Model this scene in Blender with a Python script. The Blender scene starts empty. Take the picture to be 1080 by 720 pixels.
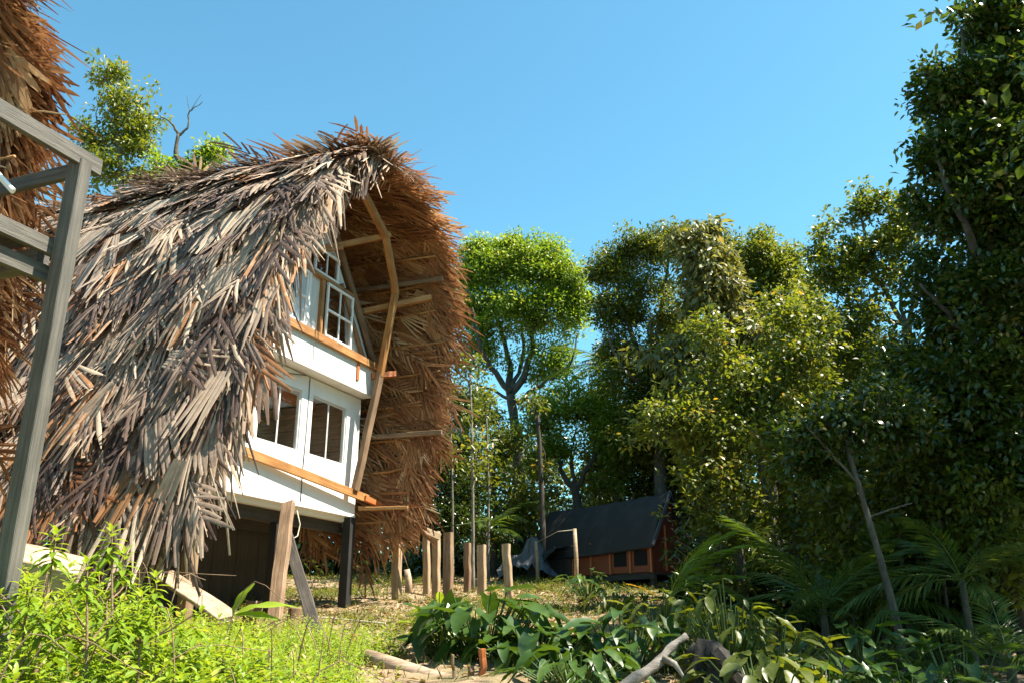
import bpy, math, random
import numpy as np
from mathutils import Vector, Matrix

random.seed(7)
RNG = np.random.default_rng(7)
SC = bpy.context.scene
COL = SC.collection

# ------------------------------------------------------------------ camera
PITCH = math.radians(18.2)
EYE = 1.5
cam_d = bpy.data.cameras.new('camera')
cam_d.lens = 30.0
cam_d.sensor_width = 36.0
cam_d.clip_start = 0.05
cam_d.clip_end = 2000
cam = bpy.data.objects.new('camera', cam_d)
COL.objects.link(cam)
cam.location = (0, 0, EYE)
cam.rotation_euler = (math.pi / 2 + PITCH, 0, 0)
SC.camera = cam

# ------------------------------------------------------------------ sky, sun, exposure
SUN_AZ = math.radians(95)      # clockwise from +Y (straight ahead)
SUN_EL = math.radians(57)
world = bpy.data.worlds.new('World')
SC.world = world
world.use_nodes = True
wn = world.node_tree
wn.nodes.clear()
w_out = wn.nodes.new('ShaderNodeOutputWorld')
w_bg = wn.nodes.new('ShaderNodeBackground')
w_sky = wn.nodes.new('ShaderNodeTexSky')
w_sky.sky_type = 'NISHITA'
w_sky.sun_disc = False
w_sky.sun_elevation = SUN_EL
w_sky.sun_rotation = SUN_AZ
w_sky.altitude = 100
w_sky.air_density = 1.0
w_sky.dust_density = 0.3
w_sky.ozone_density = 1.5
w_tint = wn.nodes.new('ShaderNodeMix')
w_tint.data_type = 'RGBA'
w_tint.blend_type = 'MULTIPLY'
w_tint.inputs[0].default_value = 1.0
w_tint.inputs[7].default_value = (0.70, 1.22, 1.12, 1)
wn.links.new(w_sky.outputs[0], w_tint.inputs[6])
wn.links.new(w_tint.outputs[2], w_bg.inputs[0])
w_bg.inputs[1].default_value = 0.079
wn.links.new(w_bg.outputs[0], w_out.inputs[0])

sun_d = bpy.data.lights.new('sun', 'SUN')
sun_d.energy = 5.0
sun_d.angle = math.radians(0.53)
sun_d.color = (1.0, 0.91, 0.77)
sun = bpy.data.objects.new('sun', sun_d)
COL.objects.link(sun)
sun_dir = Vector((math.sin(SUN_AZ) * math.cos(SUN_EL), math.cos(SUN_AZ) * math.cos(SUN_EL), math.sin(SUN_EL)))
sun.rotation_euler = sun_dir.to_track_quat('Z', 'Y').to_euler()
sun.location = (30, -4, 40)

SC.view_settings.view_transform = 'Standard'
SC.view_settings.look = 'None'
SC.view_settings.gamma = 1.0
SC.view_settings.use_curve_mapping = False
SC.view_settings.exposure = 1.6
SC.render.engine = 'CYCLES'

# ------------------------------------------------------------------ coordinates
CP, SP = math.cos(PITCH), math.sin(PITCH)


def V(*a):
    return np.array(a, float)


def ray(px, py):
    a = (px - 540) / 900.0
    b = -(py - 360) / 900.0
    return V(a, CP - b * SP, SP + b * CP)


def at(px, py, Y):
    """point of the place that the photograph shows at (px, py), Y metres ahead"""
    r = ray(px, py)
    return V(0, 0, EYE) + r * (Y / r[1])


# frame of the hut: corner C, u along the facade, n out of the facade
C = V(-2.859, 15.693, 0.0)
UU = V(-0.36206, -0.93215, 0)
NN = V(0.93215, -0.36206, 0)
ZZ = V(0, 0, 1)


def H(u, a, z, D=0.0, dz=0.0):
    return C + UU * (u + D) + NN * a + ZZ * (z + dz)


def on_plane(px, py, a):
    r = ray(px, py)
    O = V(0, 0, EYE)
    t = ((C + NN * a - O) @ NN) / (r @ NN)
    P = O + r * t
    return (P - C) @ UU, P[2]


def smooth(e0, e1, x):
    t = np.clip((x - e0) / (e1 - e0), 0, 1)
    return t * t * (3 - 2 * t)


def ground(X, Y):
    X = np.asarray(X, float)
    Y = np.asarray(Y, float)
    z = 0.112 * np.minimum(Y, 23) + 0.05 * np.maximum(Y - 23, 0)
    z = np.where(Y < 0, 0.05 * Y, z)
    z = z - 0.10 * np.maximum(X - 1.8, 0) * smooth(0, 3, X - 1.8) * (1 - 0.7 * smooth(9, 30, X))
    z = z + 0.17 * np.clip(-X - 1.0, 0, 6) * (1 - smooth(7.0, 11.0, Y)) * smooth(1.0, 3.5, Y)
    z = z + 0.04 * np.sin(X * 1.7 + 0.6 * Y) * np.sin(Y * 1.3 - 0.4 * X) + 0.025 * np.sin(X * 4.1 + 1.0) * np.sin(Y * 3.7)
    return z


def G(x, y):
    return float(ground(x, y))


# ------------------------------------------------------------------ materials
MATS = {}


def new_mat(name):
    m = bpy.data.materials.new(name)
    m.use_nodes = True
    nt = m.node_tree
    nt.nodes.clear()
    out = nt.nodes.new('ShaderNodeOutputMaterial')
    p = nt.nodes.new('ShaderNodeBsdfPrincipled')
    nt.links.new(p.outputs[0], out.inputs[0])
    MATS[name] = m
    return m, nt, p, out


def ramp(nt, stops):
    r = nt.nodes.new('ShaderNodeValToRGB')
    el = r.color_ramp.elements
    while len(el) < len(stops):
        el.new(0.5)
    for e, (pos, c) in zip(el, stops):
        e.position = pos
        e.color = (c[0], c[1], c[2], 1)
    return r


def noise(nt, scale, vec=None, detail=4, rough=0.6, mapping=None, coord='Object'):
    n = nt.nodes.new('ShaderNodeTexNoise')
    n.inputs['Scale'].default_value = scale
    n.inputs['Detail'].default_value = detail
    n.inputs['Roughness'].default_value = rough
    tc = nt.nodes.new('ShaderNodeTexCoord')
    src = tc.outputs[coord]
    if mapping:
        mp = nt.nodes.new('ShaderNodeMapping')
        mp.inputs['Scale'].default_value = mapping
        nt.links.new(src, mp.inputs[0])
        src = mp.outputs[0]
    nt.links.new(src, n.inputs['Vector'])
    return n


def bump(nt, p, height, strength, dist=0.01):
    b = nt.nodes.new('ShaderNodeBump')
    b.inputs['Strength'].default_value = strength
    b.inputs['Distance'].default_value = dist
    nt.links.new(height, b.inputs['Height'])
    nt.links.new(b.outputs[0], p.inputs['Normal'])


def wood_mat(name, c_dark, c_mid, c_light, rough=0.75, grain=(0.6, 14, 14), scale=3.0, spots=0.0):
    m, nt, p, out = new_mat(name)
    n = noise(nt, scale, mapping=grain, detail=6, rough=0.65)
    n2 = noise(nt, 1.3, detail=3)
    n3 = noise(nt, 40, mapping=(0.15, 3, 3), detail=3)
    mx = nt.nodes.new('ShaderNodeMath')
    mx.operation = 'MULTIPLY_ADD'
    mx.inputs[1].default_value = 0.45
    nt.links.new(n2.outputs[0], mx.inputs[0])
    mm = nt.nodes.new('ShaderNodeMath')
    mm.operation = 'MULTIPLY'
    mm.inputs[1].default_value = 0.6
    nt.links.new(n.outputs[0], mm.inputs[0])
    nt.links.new(mm.outputs[0], mx.inputs[2])
    r = ramp(nt, [(0.33, c_dark), (0.5, c_mid), (0.68, c_light)])
    nt.links.new(mx.outputs[0], r.inputs[0])
    nt.links.new(r.outputs[0], p.inputs['Base Color'])
    p.inputs['Roughness'].default_value = rough
    ad = nt.nodes.new('ShaderNodeMath')
    ad.operation = 'ADD'
    nt.links.new(n.outputs[0], ad.inputs[0])
    nt.links.new(n3.outputs[0], ad.inputs[1])
    bump(nt, p, ad.outputs[0], 0.5, 0.012)
    return m


wood_mat('wood_grey', (0.035, 0.033, 0.028), (0.085, 0.078, 0.065), (0.155, 0.143, 0.118))
wood_mat('wood_shaded', (0.02, 0.017, 0.014), (0.05, 0.042, 0.034), (0.10, 0.085, 0.07))  # brace timber, the shade of its turned face put into the colour
wood_mat('wood_fresh', (0.17, 0.065, 0.016), (0.33, 0.15, 0.042), (0.50, 0.28, 0.10), rough=0.6)
wood_mat('wood_pale', (0.15, 0.095, 0.05), (0.31, 0.215, 0.125), (0.50, 0.38, 0.25))
wood_mat('wood_brown', (0.075, 0.042, 0.022), (0.18, 0.11, 0.06), (0.33, 0.22, 0.135))
wood_mat('wood_orange', (0.26, 0.06, 0.012), (0.42, 0.12, 0.03), (0.55, 0.20, 0.06), rough=0.5)
wood_mat('wood_black', (0.008, 0.008, 0.008), (0.016, 0.016, 0.016), (0.035, 0.033, 0.03), rough=0.6)
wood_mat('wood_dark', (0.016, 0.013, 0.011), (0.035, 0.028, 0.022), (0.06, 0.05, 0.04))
wood_mat('bark_grey', (0.03, 0.026, 0.02), (0.075, 0.065, 0.05), (0.15, 0.135, 0.11), rough=0.9, grain=(3, 3, 1.2), scale=5)
wood_mat('bark_pale', (0.06, 0.05, 0.04), (0.16, 0.145, 0.115), (0.32, 0.30, 0.26), rough=0.9, grain=(3, 3, 1.2), scale=6)
wood_mat('bark_dark', (0.02, 0.017, 0.013), (0.05, 0.042, 0.03), (0.10, 0.085, 0.065), rough=0.9, grain=(3, 3, 1.0), scale=5)
wood_mat('log_pale', (0.16, 0.10, 0.06), (0.36, 0.25, 0.17), (0.54, 0.41, 0.30), rough=0.85, grain=(1.2, 9, 9), scale=3)


def paint_mat(name, col, rough, dirt, dirt_amt):
    m, nt, p, out = new_mat(name)
    n = noise(nt, 2.2, mapping=(1, 1, 0.35), detail=7, rough=0.7)
    r = ramp(nt, [(0.30, tuple(c * (1 - dirt_amt) + d * dirt_amt for c, d in zip(col, dirt))), (0.52, col)])
    nt.links.new(n.outputs[0], r.inputs[0])
    nt.links.new(r.outputs[0], p.inputs['Base Color'])
    p.inputs['Roughness'].default_value = rough
    n2 = noise(nt, 60, detail=3)
    bump(nt, p, n2.outputs[0], 0.12, 0.004)
    return m


paint_mat('white_paint', (0.80, 0.80, 0.79), 0.55, (0.45, 0.42, 0.37), 0.18)
paint_mat('gable_board', (0.66, 0.65, 0.61), 0.7, (0.35, 0.31, 0.25), 0.35)
paint_mat('slab_paint', (0.72, 0.71, 0.67), 0.7, (0.42, 0.37, 0.30), 0.5)
paint_mat('window_white', (0.82, 0.82, 0.81), 0.4, (0.6, 0.58, 0.55), 0.1)
paint_mat('alu_frame', (0.55, 0.55, 0.54), 0.35, (0.35, 0.35, 0.33), 0.2)
paint_mat('rubber_black', (0.02, 0.02, 0.02), 0.6, (0.05, 0.05, 0.05), 0.3)
paint_mat('rope_pale', (0.62, 0.58, 0.45), 0.8, (0.4, 0.35, 0.25), 0.4)
paint_mat('plastic_white', (0.78, 0.78, 0.76), 0.5, (0.5, 0.48, 0.42), 0.3)
paint_mat('tarp_black', (0.016, 0.016, 0.015), 0.8, (0.05, 0.045, 0.04), 0.5)
paint_mat('tarp_grey', (0.07, 0.08, 0.10), 0.6, (0.16, 0.15, 0.14), 0.6)
paint_mat('wall_red', (0.11, 0.014, 0.006), 0.6, (0.12, 0.03, 0.02), 0.5)
paint_mat('wall_orange', (0.21, 0.042, 0.008), 0.6, (0.10, 0.022, 0.006), 0.6)

m, nt, p, out = new_mat('glass')
p.inputs['Base Color'].default_value = (0.95, 0.98, 0.97, 1)
p.inputs['Roughness'].default_value = 0.0
p.inputs['IOR'].default_value = 1.5
tr = nt.nodes.new('ShaderNodeBsdfTransparent')
gl = nt.nodes.new('ShaderNodeBsdfGlossy')
gl.inputs['Roughness'].default_value = 0.01
fr = nt.nodes.new('ShaderNodeFresnel')
fr.inputs[0].default_value = 1.75
mxs = nt.nodes.new('ShaderNodeMixShader')
geo = nt.nodes.new('ShaderNodeNewGeometry')
inv_ = nt.nodes.new('ShaderNodeMath')
inv_.operation = 'SUBTRACT'
inv_.inputs[0].default_value = 1.0
nt.links.new(geo.outputs['Backfacing'], inv_.inputs[1])
fm = nt.nodes.new('ShaderNodeMath')
fm.operation = 'MULTIPLY'
nt.links.new(fr.outputs[0], fm.inputs[0])
nt.links.new(inv_.outputs[0], fm.inputs[1])
nt.links.new(fm.outputs[0], mxs.inputs[0])
nt.links.new(tr.outputs[0], mxs.inputs[1])
nt.links.new(gl.outputs[0], mxs.inputs[2])
nt.links.new(mxs.outputs[0], out.inputs[0])

m, nt, p, out = new_mat('window_dark')
p.inputs['Base Color'].default_value = (0.012, 0.013, 0.014, 1)
p.inputs['Roughness'].default_value = 0.6
p.inputs['Specular IOR Level'].default_value = 0.1


def leaf_mat(name, stops, trans=0.3, rough=0.42, spec=0.45, tcol=1.3):
    m, nt, p, out = new_mat(name)
    at_ = nt.nodes.new('ShaderNodeAttribute')
    at_.attribute_name = 'tint'
    r = ramp(nt, stops)
    nt.links.new(at_.outputs['Fac'], r.inputs[0])
    nt.links.new(r.outputs[0], p.inputs['Base Color'])
    p.inputs['Roughness'].default_value = rough
    p.inputs['Specular IOR Level'].default_value = spec
    t = nt.nodes.new('ShaderNodeBsdfTranslucent')
    mul = nt.nodes.new('ShaderNodeMix')
    mul.data_type = 'RGBA'
    mul.blend_type = 'MULTIPLY'
    mul.inputs[0].default_value = 1
    mul.inputs[7].default_value = (1.25 * tcol, 1.15 * tcol, 0.45 * tcol, 1)
    nt.links.new(r.outputs[0], mul.inputs[6])
    nt.links.new(mul.outputs[2], t.inputs[0])
    mx = nt.nodes.new('ShaderNodeMixShader')
    mx.inputs[0].default_value = trans
    nt.links.new(p.outputs[0], mx.inputs[1])
    nt.links.new(t.outputs[0], mx.inputs[2])
    nt.links.new(mx.outputs[0], out.inputs[0])
    return m


leaf_mat('leaf_bright', [(0, (0.07, 0.12, 0.012)), (0.5, (0.15, 0.23, 0.022)), (0.9, (0.25, 0.32, 0.04)), (1, (0.36, 0.31, 0.09))], 0.42, tcol=1.6)
leaf_mat('leaf_yellow', [(0, (0.055, 0.085, 0.012)), (0.5, (0.125, 0.16, 0.02)), (0.9, (0.21, 0.22, 0.035)), (1, (0.30, 0.20, 0.03))], 0.40, tcol=1.5)
leaf_mat('leaf_mid', [(0, (0.035, 0.062, 0.010)), (0.5, (0.095, 0.12, 0.014)), (0.92, (0.165, 0.185, 0.022)), (1, (0.24, 0.17, 0.03))], 0.38, tcol=1.5)
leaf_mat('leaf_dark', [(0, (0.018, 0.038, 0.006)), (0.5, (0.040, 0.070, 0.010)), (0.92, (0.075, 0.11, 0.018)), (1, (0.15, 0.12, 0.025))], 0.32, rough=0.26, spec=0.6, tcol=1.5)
leaf_mat('leaf_pale', [(0, (0.08, 0.09, 0.03)), (0.5, (0.16, 0.165, 0.055)), (0.9, (0.27, 0.26, 0.11)), (1, (0.32, 0.24, 0.11))], 0.35)
leaf_mat('leaf_fg', [(0, (0.075, 0.14, 0.012)), (0.5, (0.19, 0.29, 0.022)), (0.85, (0.31, 0.40, 0.04)), (1, (0.42, 0.36, 0.12))], 0.38)
leaf_mat('leaf_broad', [(0, (0.02, 0.05, 0.008)), (0.5, (0.045, 0.095, 0.014)), (1, (0.10, 0.16, 0.022))], 0.3, rough=0.36)
leaf_mat('leaf_palm', [(0, (0.03, 0.06, 0.01)), (0.5, (0.07, 0.12, 0.02)), (1, (0.13, 0.18, 0.035))], 0.35, rough=0.35, spec=0.6)
leaf_mat('leaf_dry', [(0, (0.12, 0.07, 0.035)), (0.5, (0.30, 0.20, 0.11)), (1, (0.52, 0.40, 0.26))], 0.15, rough=0.8, spec=0.2)
leaf_mat('grass', [(0, (0.05, 0.09, 0.015)), (0.5, (0.12, 0.17, 0.03)), (1, (0.32, 0.27, 0.10))], 0.3, rough=0.6)


def thatch_mat(name, stops, trans):
    m, nt, p, out = new_mat(name)
    at_ = nt.nodes.new('ShaderNodeAttribute')
    at_.attribute_name = 'tint'
    n = noise(nt, 9.0, detail=5, rough=0.7)
    ma = nt.nodes.new('ShaderNodeMath')
    ma.operation = 'MULTIPLY_ADD'
    ma.inputs[1].default_value = 0.45
    nt.links.new(n.outputs[0], ma.inputs[0])
    vn = nt.nodes.new('ShaderNodeAttribute')
    vn.attribute_name = 'vein'
    cmb = nt.nodes.new('ShaderNodeCombineXYZ')
    nt.links.new(vn.outputs['Fac'], cmb.inputs[0])
    vt = nt.nodes.new('ShaderNodeTexNoise')
    vt.inputs['Scale'].default_value = 130
    vt.inputs['Detail'].default_value = 3
    nt.links.new(cmb.outputs[0], vt.inputs['Vector'])
    vm = nt.nodes.new('ShaderNodeMath')
    vm.operation = 'MULTIPLY'
    vm.inputs[1].default_value = 0.42
    nt.links.new(vt.outputs[0], vm.inputs[0])
    bump(nt, p, vt.outputs[0], 0.55, 0.02)
    sb0 = nt.nodes.new('ShaderNodeMath')
    sb0.operation = 'ADD'
    sb = nt.nodes.new('ShaderNodeMath')
    sb.operation = 'ADD'
    sb.inputs[1].default_value = -0.43
    nt.links.new(at_.outputs['Fac'], sb0.inputs[0])
    nt.links.new(vm.outputs[0], sb0.inputs[1])
    nt.links.new(sb0.outputs[0], sb.inputs[0])
    nt.links.new(sb.outputs[0], ma.inputs[2])
    r = ramp(nt, stops)
    nt.links.new(ma.outputs[0], r.inputs[0])
    nt.links.new(r.outputs[0], p.inputs['Base Color'])
    p.inputs['Roughness'].default_value = 0.62
    p.inputs['Specular IOR Level'].default_value = 0.3
    t = nt.nodes.new('ShaderNodeBsdfTranslucent')
    nt.links.new(r.outputs[0], t.inputs[0])
    mx = nt.nodes.new('ShaderNodeMixShader')
    mx.inputs[0].default_value = trans
    nt.links.new(p.outputs[0], mx.inputs[1])
    nt.links.new(t.outputs[0], mx.inputs[2])
    nt.links.new(mx.outputs[0], out.inputs[0])
    return m


thatch_mat('thatch_weathered', [(0.0, (0.05, 0.032, 0.026)), (0.25, (0.15, 0.095, 0.074)), (0.5, (0.30, 0.21, 0.155)), (0.72, (0.49, 0.37, 0.27)), (0.9, (0.65, 0.51, 0.37)), (1.0, (0.42, 0.20, 0.085))], 0.14)
thatch_mat('thatch_warm', [(0.0, (0.09, 0.034, 0.014)), (0.3, (0.23, 0.095, 0.038)), (0.6, (0.40, 0.19, 0.08)), (0.85, (0.56, 0.33, 0.16)), (1.0, (0.68, 0.52, 0.32))], 0.25)

m, nt, p, out = new_mat('thatch_core')
n = noise(nt, 8, mapping=(1, 1, 0.4), detail=6, rough=0.7)
r = ramp(nt, [(0.35, (0.035, 0.018, 0.009)), (0.65, (0.14, 0.075, 0.035))])
nt.links.new(n.outputs[0], r.inputs[0])
nt.links.new(r.outputs[0], p.inputs['Base Color'])
p.inputs['Roughness'].default_value = 0.95
bump(nt, p, n.outputs[0], 0.8, 0.05)

m, nt, p, out = new_mat('soil')
n = noise(nt, 0.55, detail=6, rough=0.65)
n2 = noise(nt, 5.0, detail=8, rough=0.75)
n3 = noise(nt, 30.0, detail=5, rough=0.7)
r1 = ramp(nt, [(0.30, (0.12, 0.075, 0.042)), (0.50, (0.32, 0.22, 0.13)), (0.70, (0.50, 0.38, 0.245))])
nt.links.new(n2.outputs[0], r1.inputs[0])
r2 = ramp(nt, [(0.30, (0.07, 0.085, 0.02)), (0.70, (0.19, 0.19, 0.05))])
nt.links.new(n3.outputs[0], r2.inputs[0])
r3 = ramp(nt, [(0.48, (0, 0, 0)), (0.68, (0.8, 0.8, 0.8))])
nt.links.new(n.outputs[0], r3.inputs[0])
mx = nt.nodes.new('ShaderNodeMix')
mx.data_type = 'RGBA'
nt.links.new(r3.outputs[0], mx.inputs[0])
nt.links.new(r1.outputs[0], mx.inputs[6])
nt.links.new(r2.outputs[0], mx.inputs[7])
nt.links.new(mx.outputs[2], p.inputs['Base Color'])
p.inputs['Roughness'].default_value = 0.95
bump(nt, p, n3.outputs[0], 0.9, 0.04)


# ------------------------------------------------------------------ object helpers
def mesh_from(name, verts, faces, mats, tint=None, smooth_=False, mat_idx=None):
    me = bpy.data.meshes.new(name)
    verts = np.asarray(verts, float)
    me.from_pydata(verts.tolist() if isinstance(faces, list) else verts, [], faces if isinstance(faces, list) else faces.tolist())
    for mm_ in (mats if isinstance(mats, (list, tuple)) else [mats]):
        me.materials.append(MATS[mm_])
    if tint is not None:
        a_ = me.attributes.new('tint', 'FLOAT', 'FACE')
        a_.data.foreach_set('value', np.asarray(tint, np.float32))
    if smooth_:
        me.polygons.foreach_set('use_smooth', np.ones(len(me.polygons), bool))
    if mat_idx is not None:
        me.polygons.foreach_set('material_index', np.asarray(mat_idx, np.int32))
    me.update()
    return me


def tri_mesh(name, verts, tris, mats, tint=None, smooth_=False, vein=None):
    """fast path for big triangle soups"""
    me = bpy.data.meshes.new(name)
    verts = np.ascontiguousarray(verts, np.float32)
    tris = np.ascontiguousarray(tris, np.int32)
    nt_ = len(tris)
    me.vertices.add(len(verts))
    me.vertices.foreach_set('co', verts.ravel())
    me.loops.add(nt_ * 3)
    me.loops.foreach_set('vertex_index', tris.ravel())
    me.polygons.add(nt_)
    me.polygons.foreach_set('loop_start', np.arange(0, nt_ * 3, 3, dtype=np.int32))
    me.polygons.foreach_set('loop_total', np.full(nt_, 3, np.int32))
    for mm_ in (mats if isinstance(mats, (list, tuple)) else [mats]):
        me.materials.append(MATS[mm_])
    if tint is not None:
        a_ = me.attributes.new('tint', 'FLOAT', 'FACE')
        a_.data.foreach_set('value', np.ascontiguousarray(tint, np.float32))
    if vein is not None:
        a_ = me.attributes.new('vein', 'FLOAT', 'POINT')
        a_.data.foreach_set('value', np.ascontiguousarray(vein, np.float32))
    if smooth_:
        me.polygons.foreach_set('use_smooth', np.ones(nt_, bool))
    me.update(calc_edges=True)
    me.validate()
    return me


def link(name, me, parent=None, loc=None, mat=None):
    o = bpy.data.objects.new(name, me)
    COL.objects.link(o)
    if parent is not None:
        o.parent = parent
    if mat is not None:
        o.matrix_basis = mat
    elif loc is not None:
        o.location = loc
    return o


def tag(o, label=None, cat=None, group=None, kind=None):
    if label:
        o['label'] = label
    if cat:
        o['category'] = cat
    if group:
        o['group'] = group
    if kind:
        o['kind'] = kind
    return o


def thing(name, label, cat, loc, group=None):
    o = link(name, None, None, tuple(loc))
    return tag(o, label, cat, group)


def root_of(o):
    while o.parent:
        o = o.parent
    return o


def origin(parent):
    if parent is None:
        return V(0, 0, 0)
    return V(*root_of(parent).location)


def basis(x, z):
    x = np.asarray(x, float)
    x = x / np.linalg.norm(x)
    z = np.asarray(z, float)
    z = z - x * (z @ x)
    if np.linalg.norm(z) < 1e-6:
        z = V(1, 0, 0) if abs(x[0]) < 0.9 else V(0, 1, 0)
        z = z - x * (z @ x)
    z = z / np.linalg.norm(z)
    y = np.cross(z, x)
    return x, y, z


def mat4(loc, x, y, z):
    M = Matrix.Identity(4)
    for i in range(3):
        M[i][0], M[i][1], M[i][2], M[i][3] = x[i], y[i], z[i], loc[i]
    return M


def prism_arrays(L, w, h, ch, wob=0.0, nseg=1, seed=0):
    """chamfered timber along +x from 0 to L"""
    rg = np.random.default_rng(seed)
    ch = min(ch, w * 0.4, h * 0.4)
    prof = [(-w / 2 + ch, -h / 2), (w / 2 - ch, -h / 2), (w / 2, -h / 2 + ch), (w / 2, h / 2 - ch),
            (w / 2 - ch, h / 2), (-w / 2 + ch, h / 2), (-w / 2, h / 2 - ch), (-w / 2, -h / 2 + ch)]
    vs, fs = [], []
    for i in range(nseg + 1):
        x = L * i / nseg
        oy, oz = (rg.normal(0, wob, 2) if wob else (0, 0))
        sc = 1 + (rg.normal(0, wob * 2) if wob else 0)
        for (y, z) in prof:
            vs.append((x + (rg.normal(0, wob * 0.7) if wob else 0), y * sc + oy, z * sc + oz))
    for i in range(nseg):
        b0, b1 = i * 8, (i + 1) * 8
        for k in range(8):
            fs.append((b0 + k, b0 + (k + 1) % 8, b1 + (k + 1) % 8, b1 + k))
    fs.append(tuple(range(7, -1, -1)))
    fs.append(tuple(nseg * 8 + k for k in range(8)))
    return vs, fs


_bs = [0]


def beam(name, p0, p1, w, h, mat, parent, up=(0, 0, 1), ch=0.008, wob=0.0, nseg=1):
    """timber between two world points, w across, h along up"""
    p0 = np.asarray(p0, float)
    p1 = np.asarray(p1, float)
    L = np.linalg.norm(p1 - p0)
    x, y, z = basis(p1 - p0, up)
    _bs[0] += 1
    vs, fs = prism_arrays(L, w, h, ch, wob, nseg, _bs[0])
    me = mesh_from(name, vs, fs, mat)
    return link(name, me, parent, mat=mat4(p0 - origin(parent), x, y, z))


def box_pts(name, corners8, mat, parent):
    """box from 8 world corners (bottom 4 then top 4)"""
    o = origin(parent)
    me = mesh_from(name, [np.asarray(c) - o for c in corners8],
                   [(3, 2, 1, 0), (4, 5, 6, 7), (0, 1, 5, 4), (1, 2, 6, 5), (2, 3, 7, 6), (3, 0, 4, 7)], mat)
    return link(name, me, parent)


def hbox(name, u0, u1, a0, a1, z0, z1, mat, parent, D=0, dz=0):
    """box in hut coordinates, built on its own axes so grain runs along it"""
    c = H(u1, (a0 + a1) / 2, (z0 + z1) / 2, D, dz)
    c2 = H(u0, (a0 + a1) / 2, (z0 + z1) / 2, D, dz)
    return beam(name, c, c2, abs(a1 - a0), abs(z1 - z0), mat, parent, ch=0.004)


def tube_arrays(pts, radii, sides=8, rg=None, jit=0.0, cap=True):
    pts = np.asarray(pts, float)
    n_ = len(pts)
    vs, fs = [], []
    prev = None
    for i in range(n_):
        d = pts[min(i + 1, n_ - 1)] - pts[max(i - 1, 0)]
        d = d / (np.linalg.norm(d) + 1e-9)
        ref = prev if prev is not None else (V(1, 0, 0) if abs(d[0]) < 0.8 else V(0, 1, 0))
        a_ = ref - d * (ref @ d)
        a_ /= np.linalg.norm(a_) + 1e-9
        b_ = np.cross(d, a_)
        prev = a_
        for k in range(sides):
            t = 2 * math.pi * k / sides
            r_ = radii[i] * (1 + (rg.normal(0, jit) if rg is not None and jit else 0))
            vs.append(pts[i] + (a_ * math.cos(t) + b_ * math.sin(t)) * r_)
    for i in range(n_ - 1):
        for k in range(sides):
            a0, a1 = i * sides + k, i * sides + (k + 1) % sides
            fs.append((a0, a1, a1 + sides, a0 + sides))
    if cap:
        fs.append(tuple(range(sides - 1, -1, -1)))
        fs.append(tuple((n_ - 1) * sides + k for k in range(sides)))
    return vs, fs


def tube(name, pts, radii, mat, parent, sides=8, jit=0.0, smooth_=True, seed=1):
    if not hasattr(radii, '__len__'):
        radii = [radii] * len(pts)
    vs, fs = tube_arrays(pts, radii, sides, np.random.default_rng(seed), jit)
    o = origin(parent)
    me = mesh_from(name, [v - o for v in vs], fs, mat, smooth_=smooth_)
    return link(name, me, parent)


def curve_pts(ctrl, n_):
    """Catmull-Rom through control points"""
    P = [np.asarray(c, float) for c in ctrl]
    P = [2 * P[0] - P[1]] + P + [2 * P[-1] - P[-2]]
    out_ = []
    segs = len(P) - 3
    for i in range(n_ + 1):
        t = i / n_ * segs
        k = min(int(t), segs - 1)
        f = t - k
        p0, p1, p2, p3 = P[k:k + 4]
        out_.append(0.5 * ((2 * p1) + (-p0 + p2) * f + (2 * p0 - 5 * p1 + 4 * p2 - p3) * f * f + (-p0 + 3 * p1 - 3 * p2 + p3) * f ** 3))
    return out_


# ------------------------------------------------------------------ terrain
def build_ground():
    xs = np.concatenate([np.linspace(-160, -16, 20), np.linspace(-14, 16, 151), np.linspace(18, 160, 20)])
    ys = np.concatenate([np.linspace(-60, -2, 12), np.linspace(0, 30, 151), np.linspace(32, 220, 30)])
    X, Y = np.meshgrid(xs, ys)
    Z = ground(X, Y) + RNG.normal(0, 0.012, X.shape)
    nx, ny = len(xs), len(ys)
    vs = np.stack([X.ravel(), Y.ravel(), Z.ravel()], 1)
    i, j = np.meshgrid(np.arange(nx - 1), np.arange(ny - 1))
    b = (j * nx + i).ravel()
    tris = np.concatenate([np.stack([b, b + 1, b + nx + 1], 1), np.stack([b, b + nx + 1, b + nx], 1)])
    o = link('ground', tri_mesh('ground', vs, tris, 'soil', smooth_=True))
    tag(o, 'brown sloping clearing with leaf litter and weeds', kind='structure')


build_ground()


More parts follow.
